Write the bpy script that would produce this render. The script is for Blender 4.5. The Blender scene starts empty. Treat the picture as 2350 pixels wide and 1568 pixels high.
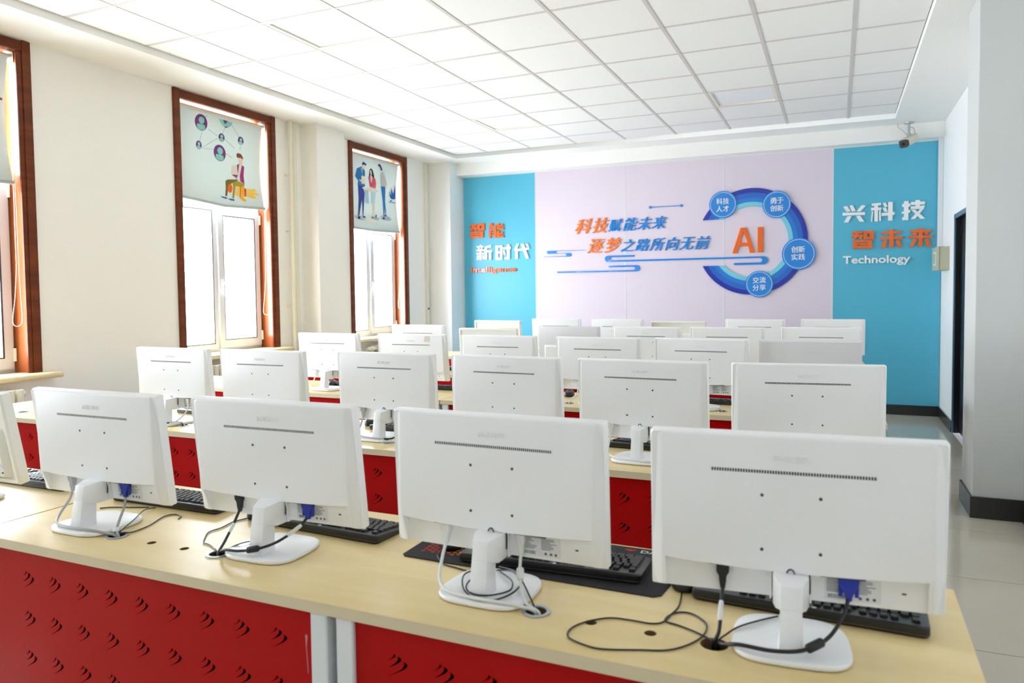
import bpy, bmesh, math, random
from mathutils import Vector, Matrix, Euler

# ------------------------------------------------------------------ camera, world, light, exposure
scene = bpy.context.scene
col = scene.collection
random.seed(7)

CAM_H = 1.3968
cam_data = bpy.data.cameras.new('camera')
cam_data.sensor_width = 36.0
cam_data.lens = 1684.6566 * 36.0 / 2350.0
cam_data.shift_x = (1175.0 - 1199.4432) / 2350.0
cam_data.shift_y = (743.4156 - 784.0) / 2350.0
cam_data.clip_start = 0.05
cam_data.dof.use_dof = True
cam_data.dof.focus_distance = 3.3
cam_data.dof.aperture_fstop = 4.5
cam = bpy.data.objects.new('camera', cam_data)
col.objects.link(cam)


def cam_axes(yaw, pitch, roll):
    cy, sy, cp, sp = math.cos(yaw), math.sin(yaw), math.cos(pitch), math.sin(pitch)
    f = Vector((sy * cp, cy * cp, sp))
    r = Vector((cy, -sy, 0))
    u = r.cross(f)
    cr, sr = math.cos(roll), math.sin(roll)
    return cr * r + sr * u, -sr * r + cr * u, f


_r, _u, _f = cam_axes(-0.4038, -0.0435, -0.0108)
cam.matrix_world = Matrix(((_r.x, _u.x, -_f.x, 0), (_r.y, _u.y, -_f.y, 0), (_r.z, _u.z, -_f.z, CAM_H), (0, 0, 0, 1)))
scene.camera = cam

# a hazy bright daylight sky all round, seen only through the windows
world = bpy.data.worlds.new('daylight')
scene.world = world
world.use_nodes = True
bg = world.node_tree.nodes['Background']
bg.inputs['Color'].default_value = (0.885, 0.915, 1.0, 1)
bg.inputs['Strength'].default_value = 36.5

# window openings in the left wall (y0, y1 of the outer casing)
WINDOWS = [(6.92, 8.14), (4.535, 5.737), (2.155, 3.36), (-0.235, 0.965)]
WALL_X = -5.08
WIN_Z0, WIN_Z1 = 0.876, 3.132
for _i, (_a, _b) in enumerate(WINDOWS):          # sampling portals: they guide the sky light in, they emit nothing
    _ld = bpy.data.lights.new('window_portal', 'AREA')
    _ld.shape = 'RECTANGLE'
    _ld.size = 2.2
    _ld.size_y = 1.1
    _ld.cycles.is_portal = True
    _lo = bpy.data.objects.new('window_portal', _ld)
    _lo.location = (-5.42, (_a + _b) / 2, 2.0)
    _lo.rotation_euler = (0, -math.pi / 2, 0)
    col.objects.link(_lo)

scene.view_settings.view_transform = 'Standard'
scene.view_settings.look = 'None'
scene.view_settings.exposure = 0.0
scene.view_settings.gamma = 1.0
scene.view_settings.use_curve_mapping = False
scene.cycles.max_bounces = 8
scene.cycles.diffuse_bounces = 6
scene.cycles.glossy_bounces = 3
scene.cycles.transparent_max_bounces = 12
scene.cycles.caustics_reflective = False
scene.cycles.caustics_refractive = False
scene.cycles.adaptive_threshold = 0.04
scene.cycles.sample_clamp_indirect = 12.0


# ------------------------------------------------------------------ materials
def lin(c):
    c = c / 255.0
    return c / 12.92 if c <= 0.04045 else ((c + 0.055) / 1.055) ** 2.4


def rgb(c):
    return (lin(c[0]), lin(c[1]), lin(c[2]), 1.0)


MATS = {}


def mat(name, c, rough=0.5, metal=0.0, spec=0.5, var=0.0, vscale=6.0, stretch=(1, 1, 1), bump=0.0, bscale=200.0, coat=0.0):
    """Principled material; colour with slight procedural variation and fine relief."""
    if name in MATS:
        return MATS[name]
    m = bpy.data.materials.new(name)
    m.use_nodes = True
    nt = m.node_tree
    b = nt.nodes['Principled BSDF']
    b.inputs['Base Color'].default_value = rgb(c)
    b.inputs['Roughness'].default_value = rough
    b.inputs['Metallic'].default_value = metal
    b.inputs['Specular IOR Level'].default_value = spec
    b.inputs['Coat Weight'].default_value = coat
    if var or bump:
        tc = nt.nodes.new('ShaderNodeTexCoord')
        mp = nt.nodes.new('ShaderNodeMapping')
        mp.inputs['Scale'].default_value = stretch
        nt.links.new(tc.outputs['Object'], mp.inputs['Vector'])
    if var:
        n = nt.nodes.new('ShaderNodeTexNoise')
        n.inputs['Scale'].default_value = vscale
        n.inputs['Detail'].default_value = 5
        nt.links.new(mp.outputs['Vector'], n.inputs['Vector'])
        mx = nt.nodes.new('ShaderNodeMix')
        mx.data_type = 'RGBA'
        l = rgb(c)
        mx.inputs[6].default_value = tuple(x * (1 - var) for x in l[:3]) + (1,)
        mx.inputs[7].default_value = tuple(min(1, x * (1 + var)) for x in l[:3]) + (1,)
        nt.links.new(n.outputs['Fac'], mx.inputs[0])
        nt.links.new(mx.outputs[2], b.inputs['Base Color'])
    if bump:
        n2 = nt.nodes.new('ShaderNodeTexNoise')
        n2.inputs['Scale'].default_value = bscale
        n2.inputs['Detail'].default_value = 3
        nt.links.new(mp.outputs['Vector'], n2.inputs['Vector'])
        bp = nt.nodes.new('ShaderNodeBump')
        bp.inputs['Strength'].default_value = bump
        bp.inputs['Distance'].default_value = 0.002
        nt.links.new(n2.outputs['Fac'], bp.inputs['Height'])
        nt.links.new(bp.outputs['Normal'], b.inputs['Normal'])
    MATS[name] = m
    return m


def wood(name, c1, c2, rough, stretch, scale=3.0, spec=0.5):
    if name in MATS:
        return MATS[name]
    m = bpy.data.materials.new(name)
    m.use_nodes = True
    nt = m.node_tree
    b = nt.nodes['Principled BSDF']
    b.inputs['Roughness'].default_value = rough
    b.inputs['Specular IOR Level'].default_value = spec
    tc = nt.nodes.new('ShaderNodeTexCoord')
    mp = nt.nodes.new('ShaderNodeMapping')
    mp.inputs['Scale'].default_value = stretch
    nt.links.new(tc.outputs['Object'], mp.inputs['Vector'])
    n = nt.nodes.new('ShaderNodeTexNoise')
    n.inputs['Scale'].default_value = scale
    n.inputs['Detail'].default_value = 8
    n.inputs['Distortion'].default_value = 0.6
    nt.links.new(mp.outputs['Vector'], n.inputs['Vector'])
    r = nt.nodes.new('ShaderNodeValToRGB')
    r.color_ramp.elements[0].position = 0.36
    r.color_ramp.elements[0].color = rgb(c1)
    r.color_ramp.elements[1].position = 0.66
    r.color_ramp.elements[1].color = rgb(c2)
    nt.links.new(n.outputs['Fac'], r.inputs['Fac'])
    nt.links.new(r.outputs['Color'], b.inputs['Base Color'])
    MATS[name] = m
    return m


def glass_mat():
    m = bpy.data.materials.new('window glass')
    m.use_nodes = True
    nt = m.node_tree
    nt.nodes.remove(nt.nodes['Principled BSDF'])
    out = nt.nodes['Material Output']
    t = nt.nodes.new('ShaderNodeBsdfTransparent')
    t.inputs['Color'].default_value = (0.94, 0.97, 0.97, 1)
    g = nt.nodes.new('ShaderNodeBsdfGlossy')
    g.inputs['Roughness'].default_value = 0.02
    fr = nt.nodes.new('ShaderNodeFresnel')
    fr.inputs['IOR'].default_value = 1.35
    mx = nt.nodes.new('ShaderNodeMixShader')
    geo = nt.nodes.new('ShaderNodeNewGeometry')          # reflect only at the outer faces: no total reflection inside the thin pane
    inv = nt.nodes.new('ShaderNodeMath')
    inv.operation = 'SUBTRACT'
    inv.inputs[0].default_value = 1.0
    nt.links.new(geo.outputs['Backfacing'], inv.inputs[1])
    mul = nt.nodes.new('ShaderNodeMath')
    mul.operation = 'MULTIPLY'
    nt.links.new(fr.outputs[0], mul.inputs[0])
    nt.links.new(inv.outputs[0], mul.inputs[1])
    nt.links.new(mul.outputs[0], mx.inputs[0])
    nt.links.new(t.outputs[0], mx.inputs[1])
    nt.links.new(g.outputs[0], mx.inputs[2])
    nt.links.new(mx.outputs[0], out.inputs['Surface'])
    return m


def fabric_mat(name, c, transl):
    m = bpy.data.materials.new(name)
    m.use_nodes = True
    nt = m.node_tree
    b = nt.nodes['Principled BSDF']
    b.inputs['Base Color'].default_value = rgb(c)
    b.inputs['Roughness'].default_value = 0.9
    out = nt.nodes['Material Output']
    t = nt.nodes.new('ShaderNodeBsdfTranslucent')
    t.inputs['Color'].default_value = rgb(c)
    mx = nt.nodes.new('ShaderNodeMixShader')
    mx.inputs[0].default_value = transl
    nt.links.new(b.outputs[0], mx.inputs[1])
    nt.links.new(t.outputs[0], mx.inputs[2])
    nt.links.new(mx.outputs[0], out.inputs['Surface'])
    tc = nt.nodes.new('ShaderNodeTexCoord')
    n = nt.nodes.new('ShaderNodeTexNoise')
    n.inputs['Scale'].default_value = 900
    bp = nt.nodes.new('ShaderNodeBump')
    bp.inputs['Strength'].default_value = 0.15
    bp.inputs['Distance'].default_value = 0.001
    nt.links.new(tc.outputs['Object'], n.inputs['Vector'])
    nt.links.new(n.outputs['Fac'], bp.inputs['Height'])
    nt.links.new(bp.outputs['Normal'], b.inputs['Normal'])
    return m


M_WALL = mat('cream wall paint', (247, 245, 239), 0.85, var=0.02, vscale=1.2, bump=0.06, bscale=90)
M_WALLR = mat('white wall paint', (245, 246, 246), 0.85, var=0.02, vscale=1.2, bump=0.06, bscale=90)
M_PILLAR = mat('greyish pillar paint', (204, 207, 206), 0.85, var=0.03, vscale=1.5, bump=0.06, bscale=90)
M_CEIL = mat('ceiling paint', (248, 248, 245), 0.9, var=0.01, vscale=2)
M_TILE = mat('ceiling tile', (242, 242, 240), 0.95, var=0.025, vscale=240, bump=0.25, bscale=500)
M_TBAR = mat('ceiling grid bar', (212, 206, 204), 0.5)
M_FIX = mat('light fixture frame', (236, 232, 214), 0.5)
M_DIFF = mat('light diffuser', (238, 239, 243), 0.6)
M_FLOOR = mat('floor porcelain', (206, 200, 184), 0.09, var=0.04, vscale=5, spec=0.6)
M_GROUT = mat('floor grout', (96, 92, 84), 0.9)
M_BASE = mat('dark skirting tile', (44, 43, 42), 0.25, var=0.1, vscale=12)
M_BLUE = mat('blue mural panel', (86, 184, 214), 0.42, var=0.01, vscale=2)
M_LILAC = mat('lilac mural panel', (226, 214, 228), 0.42, var=0.01, vscale=2)
M_STRIP = mat('pale joint strip', (226, 232, 230), 0.4)
M_ORANGE = mat('orange acrylic', (240, 104, 14), 0.25, coat=0.3)
M_ORANGE2 = mat('soft orange acrylic', (243, 120, 40), 0.3, coat=0.3)
M_WHITE_A = mat('white acrylic', (244, 246, 246), 0.35)
M_SKY_A = mat('azure acrylic', (4, 132, 220), 0.18, coat=0.5)
M_NAVY_A = mat('navy acrylic', (6, 44, 168), 0.2, coat=0.5)
M_MID1 = mat('royal blue acrylic', (8, 100, 200), 0.2, coat=0.5)
M_MID2 = mat('bright blue acrylic', (10, 122, 214), 0.2, coat=0.5)
M_CYAN = mat('pale cyan acrylic', (120, 204, 226), 0.25, coat=0.4)
M_BROWN = wood('brown window wood', (96, 46, 24), (116, 58, 30), 0.38, (1, 1, 8), 2.0, 0.2)
M_JAMB = wood('varnished reveal wood', (140, 72, 34), (162, 88, 42), 0.28, (6, 6, 1), 1.6)
M_PVC = mat('white window plastic', (216, 218, 221), 0.4)
M_GASKET_SHADE = mat('window gasket and shade', (60, 60, 66), 0.6)
M_GLASS = glass_mat()
M_SILL = mat('cream stone sill', (226, 208, 164), 0.3, var=0.08, vscale=14)
M_STEELW = mat('white steel paint', (226, 230, 232), 0.35, bump=0.03, bscale=300)
M_RED = mat('red steel paint', (170, 4, 6), 0.32, spec=0.14, bump=0.03, bscale=300)
M_DESK = wood('pale maple laminate', (224, 199, 140), (234, 212, 158), 0.3, (1.2, 9, 9), 1.4)
M_EDGE_SHADE = mat('shaded maple edge band', (214, 200, 168), 0.45, var=0.04, vscale=20)  # desktop maple greyed, shade on the edge put into the colour
M_PLAST = mat('white monitor plastic', (243, 244, 245), 0.38, bump=0.02, bscale=900)
M_PLAST_WARM = mat('aged white monitor plastic', (241, 240, 233), 0.42, bump=0.02, bscale=900)
M_PLAST_GREY = mat('pale grey monitor plastic', (222, 223, 226), 0.42, bump=0.02, bscale=900)
M_STAND = mat('white stand plastic', (242, 244, 246), 0.3)
M_SCREEN = mat('dark screen', (14, 15, 18), 0.12)
M_SLOT = mat('vent slot dark', (40, 40, 42), 0.7)
M_SCREW = mat('screw head', (88, 84, 78), 0.4, metal=0.6)
M_BLACK = mat('black plastic', (26, 26, 28), 0.42)
M_DARK_BOX = mat('added black backing', (9, 9, 10), 0.8, spec=0.1)
M_KEYB = mat('keyboard case', (34, 35, 38), 0.35)
M_KEY = mat('keycap', (30, 31, 33), 0.45)
M_RUBBER = mat('black cable', (22, 23, 26), 0.4)
M_WCABLE = mat('white cable', (226, 228, 226), 0.45)
M_GCABLE = mat('grey cable', (172, 174, 176), 0.45)
M_VGA = mat('blue plug', (24, 52, 168), 0.35)
M_LABEL = mat('rating label', (228, 231, 234), 0.5)
M_INK = mat('label ink', (98, 102, 108), 0.7)
M_RING = mat('silver ring', (168, 174, 174), 0.3, metal=0.4)
M_HOLE = mat('raw chipboard', (120, 92, 58), 0.9, var=0.3, vscale=300)
M_PAD = mat('mouse mat cloth', (40, 37, 40), 0.9, bump=0.1, bscale=1500)
M_RAD = mat('cream radiator enamel', (236, 232, 214), 0.35)
M_PIPE = mat('cream pipe paint', (238, 232, 208), 0.45)
M_TRUNK = mat('cream trunking', (232, 230, 214), 0.5)
M_EBOX = mat('sage steel box', (186, 186, 160), 0.45)
M_DOOR = mat('black door', (16, 18, 22), 0.35)
M_DFRAME = mat('blue steel door frame', (70, 104, 130), 0.3)
M_ALU = mat('brushed bracket', (178, 186, 190), 0.35, metal=0.5)
M_CCTV = mat('camera housing', (222, 216, 200), 0.4)
M_BLIND = fabric_mat('aqua blind fabric', (204, 211, 207), 0.135)
M_BBAR = mat('blind bottom bar', (176, 184, 180), 0.5)
M_ROLL = mat('blind roller', (226, 222, 208), 0.6)
M_CHAIN = mat('white chain', (244, 242, 240), 0.4)

PRINT = {k: mat('print ' + k, v, 0.9) for k, v in dict(
    purple=(116, 60, 128), aqua=(140, 206, 196), brown=(132, 76, 58), skin=(236, 214, 190), cream=(234, 226, 208),
    magenta=(160, 52, 122), laptop=(224, 216, 198), olive=(126, 112, 44), amber=(240, 200, 92), orange=(232, 104, 38),
    pale=(196, 218, 226), red=(220, 76, 34), amber2=(240, 178, 48), mustard=(172, 150, 42), shoe=(84, 104, 168),
    shadow=(180, 190, 204), navy=(44, 44, 116), indigo=(54, 66, 148), shirt=(44, 120, 180), collar=(130, 176, 206),
    shoe2=(34, 40, 62), black=(36, 38, 42), pink=(216, 88, 104), skirt=(170, 200, 218), jeans=(46, 118, 182),
    greyshirt=(204, 204, 200), shirt2=(30, 92, 168)).items()}


# ------------------------------------------------------------------ mesh helpers
class G:
    """Collects vertices and faces of ONE mesh."""

    def __init__(self):
        self.v, self.f = [], []

    def box(self, x0, x1, y0, y1, z0, z1):
        n = len(self.v)
        self.v += [(x0, y0, z0), (x1, y0, z0), (x1, y1, z0), (x0, y1, z0), (x0, y0, z1), (x1, y0, z1), (x1, y1, z1), (x0, y1, z1)]
        self.f += [tuple(n + i for i in q) for q in ((0, 3, 2, 1), (4, 5, 6, 7), (0, 1, 5, 4), (1, 2, 6, 5), (2, 3, 7, 6), (3, 0, 4, 7))]
        return self

    def loft(self, rings, cap0=True, cap1=True, closed=True):
        n0 = len(self.v)
        k = len(rings[0])
        for r in rings:
            self.v += [tuple(p) for p in r]
        for a in range(len(rings) - 1):
            for i in range(k if closed else k - 1):
                j = (i + 1) % k
                self.f.append((n0 + a * k + i, n0 + a * k + j, n0 + (a + 1) * k + j, n0 + (a + 1) * k + i))
        if cap0:
            self.f.append(tuple(n0 + i for i in reversed(range(k))))
        if cap1:
            self.f.append(tuple(n0 + (len(rings) - 1) * k + i for i in range(k)))
        return self

    def prism(self, poly, axis, a, b):
        """2-D polygon pushed along an axis from a to b."""
        def at(p, t):
            if axis == 'z':
                return (p[0], p[1], t)
            if axis == 'y':
                return (p[0], t, p[1])
            return (t, p[0], p[1])
        return self.loft([[at(p, a) for p in poly], [at(p, b) for p in poly]])

    def cyl(self, c, axis, r, a, b, n=20, r2=None):
        pts0 = [(c[0] + r * math.cos(2 * math.pi * i / n), c[1] + r * math.sin(2 * math.pi * i / n)) for i in range(n)]
        q = r if r2 is None else r2
        pts1 = [(c[0] + q * math.cos(2 * math.pi * i / n), c[1] + q * math.sin(2 * math.pi * i / n)) for i in range(n)]

        def at(p, t):
            return (p[0], p[1], t) if axis == 'z' else (p[0], t, p[1]) if axis == 'y' else (t, p[0], p[1])
        return self.loft([[at(p, a) for p in pts0], [at(p, b) for p in pts1]])

    def tube(self, path, r, n=8, cap=True):
        path = [Vector(p) for p in path]
        rr = r if isinstance(r, (list, tuple)) else [r] * len(path)
        up = Vector((0, 0, 1))
        rings = []
        prev = None
        for i, p in enumerate(path):
            t = (path[min(i + 1, len(path) - 1)] - path[max(i - 1, 0)])
            if t.length < 1e-9:
                t = Vector((0, 0, 1))
            t.normalize()
            if prev is None:
                s = t.cross(up)
                if s.length < 1e-3:
                    s = t.cross(Vector((1, 0, 0)))
            else:
                s = prev - t * prev.dot(t)
                if s.length < 1e-4:
                    s = t.cross(up)
            s.normalize()
            prev = s
            w = t.cross(s)
            rings.append([p + rr[i] * (math.cos(2 * math.pi * k / n) * s + math.sin(2 * math.pi * k / n) * w) for k in range(n)])
        return self.loft(rings, cap, cap)

    def put(self, m):
        self.v = [tuple(m @ Vector(p)) for p in self.v]
        return self

    def mesh(self, name, m, smooth=None, bevel=None):
        me = bpy.data.meshes.new(name)
        me.from_pydata(self.v, [], self.f)
        bm = bmesh.new()
        bm.from_mesh(me)
        bmesh.ops.recalc_face_normals(bm, faces=bm.faces)
        if bevel:
            es = [e for e in bm.edges if len(e.link_faces) == 2 and e.calc_face_angle(0) > 0.5]
            bmesh.ops.bevel(bm, geom=es, offset=bevel[0], segments=bevel[1], profile=0.6, affect='EDGES', clamp_overlap=True)
        bm.to_mesh(me)
        bm.free()
        finish(me, m, smooth)
        return me


def finish(me, m, smooth=None):
    me.materials.clear()
    me.materials.append(m)
    if smooth:
        for p in me.polygons:
            p.use_smooth = True
        me.set_sharp_from_angle(angle=math.radians(smooth))
    me.update()


def link(name, me, parent=None, loc=None, rot=None):
    o = bpy.data.objects.new(name, me)
    col.objects.link(o)
    if parent is not None:
        o.parent = parent
    if loc is not None:
        o.location = loc
    if rot is not None:
        o.rotation_euler = rot
    return o


def obj(name, g, m, parent=None, smooth=None, bevel=None, loc=None, rot=None):
    return link(name, g.mesh(name, m, smooth, bevel), parent, loc, rot)


def thing(name, label, cat, loc=(0, 0, 0), rz=0.0, group=None):
    o = bpy.data.objects.new(name, None)
    col.objects.link(o)
    o.empty_display_size = 0.05
    o.location = loc
    o.rotation_euler = (0, 0, rz)
    tag(o, label, cat, group)
    return o


def tag(o, label, cat, group=None):
    o['label'] = label
    o['category'] = cat
    if group:
        o['group'] = group
    return o


def struct(o, label=None):
    o['kind'] = 'structure'
    if label:
        o['label'] = label
    return o


def stuff(o):
    o['kind'] = 'stuff'
    return o


def copy_tree(o, parent=None):
    c = o.copy()
    col.objects.link(c)
    c.parent = parent
    for ch in list(o.children):
        copy_tree(ch, c)
    return c


def flat(name, splines, thick, m, smooth=None):
    """Flat plate in XY from closed outlines (inner outlines are holes), thick along Z, centred on z = 0."""
    cu = bpy.data.curves.new(name, 'CURVE')
    cu.dimensions = '2D'
    cu.fill_mode = 'BOTH'
    cu.extrude = thick / 2
    for pts in splines:
        s = cu.splines.new('POLY')
        s.points.add(len(pts) - 1)
        for p, q in zip(s.points, pts):
            p.co = (q[0], q[1], 0, 1)
        s.use_cyclic_u = True
    t = bpy.data.objects.new(name, cu)
    col.objects.link(t)
    bpy.context.view_layer.update()
    me = bpy.data.meshes.new_from_object(t.evaluated_get(bpy.context.evaluated_depsgraph_get()))
    bpy.data.objects.remove(t)
    bpy.data.curves.remove(cu)
    me.name = name
    finish(me, m, smooth)
    return me


def text_mesh(name, body, m, thick, bold=0.0, shear=0.0):
    """Lettering as a mesh in XY, thick along Z."""
    cu = bpy.data.curves.new(name, 'FONT')
    cu.body = body
    cu.size = 1.0
    cu.extrude = thick / 2
    cu.offset = bold
    cu.shear = shear
    cu.resolution_u = 3
    t = bpy.data.objects.new(name, cu)
    col.objects.link(t)
    bpy.context.view_layer.update()
    me = bpy.data.meshes.new_from_object(t.evaluated_get(bpy.context.evaluated_depsgraph_get()))
    bpy.data.objects.remove(t)
    bpy.data.curves.remove(cu)
    me.name = name
    finish(me, m)
    return me


def embolden(me, b, m):
    """Thicken the upright strokes: the glyph repeated a little to both sides, each copy a hair deeper than the last."""
    v, f = [], []
    for k, dx in enumerate((0.0, -b, b)):
        n = len(v)
        v += [(p.co.x + dx, p.co.y, p.co.z * (1 + 0.02 * k)) for p in me.vertices]
        f += [tuple(n + i for i in p.vertices) for p in me.polygons]
    out = bpy.data.meshes.new(me.name)
    out.from_pydata(v, [], f)
    bpy.data.meshes.remove(me)
    finish(out, m)
    return out


def fit_xy(me, x0, y0, x1, y1, thick):
    """Scale a flat mesh so that it fills the box x0..x1, y0..y1 with the given thickness (base at z = 0)."""
    xs = [v.co.x for v in me.vertices]
    ys = [v.co.y for v in me.vertices]
    zs = [v.co.z for v in me.vertices]
    ax, ay = min(xs), min(ys)
    sx = (x1 - x0) / max(1e-6, max(xs) - ax)
    sy = (y1 - y0) / max(1e-6, max(ys) - ay)
    sz = thick / max(1e-6, max(zs) - min(zs))
    az = min(zs)
    for v in me.vertices:
        v.co = ((v.co.x - ax) * sx + x0, (v.co.y - ay) * sy + y0, (v.co.z - az) * sz)
    me.update()
    return me


WALL_ROT = Matrix(((1, 0, 0, 0), (0, 0, -1, 0), (0, 1, 0, 0), (0, 0, 0, 1)))   # XY plate -> stands on the back wall, front towards -Y


def smooth_path(pts, n=6):
    """Catmull-Rom through the points."""
    p = [Vector(q) for q in pts]
    p = [2 * p[0] - p[1]] + p + [2 * p[-1] - p[-2]]
    out = []
    for i in range(1, len(p) - 2):
        for k in range(n):
            t = k / n
            a, b, c, d = p[i - 1], p[i], p[i + 1], p[i + 2]
            out.append(0.5 * ((2 * b) + (c - a) * t + (2 * a - 5 * b + 4 * c - d) * t * t + (3 * b - a - 3 * c + d) * t ** 3))
    out.append(p[-2])
    return out


def round_rect(w, h, r, n=5, cx=0.0, cy=0.0):
    pts = []
    for sx, sy, a0 in ((1, -1, -90), (1, 1, 0), (-1, 1, 90), (-1, -1, 180)):
        for k in range(n + 1):
            a = math.radians(a0 + 90 * k / n)
            pts.append((cx + sx * (w / 2 - r) + r * math.cos(a), cy + sy * (h / 2 - r) + r * math.sin(a)))
    return pts


def circle(cx, cy, r, n=24):
    return [(cx + r * math.cos(2 * math.pi * k / n), cy + r * math.sin(2 * math.pi * k / n)) for k in range(n)]


ORD = ['nearest', 'second', 'third', 'fourth', 'fifth', 'sixth']
ROW = ['front', 'second', 'third', 'fourth', 'back']


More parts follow.
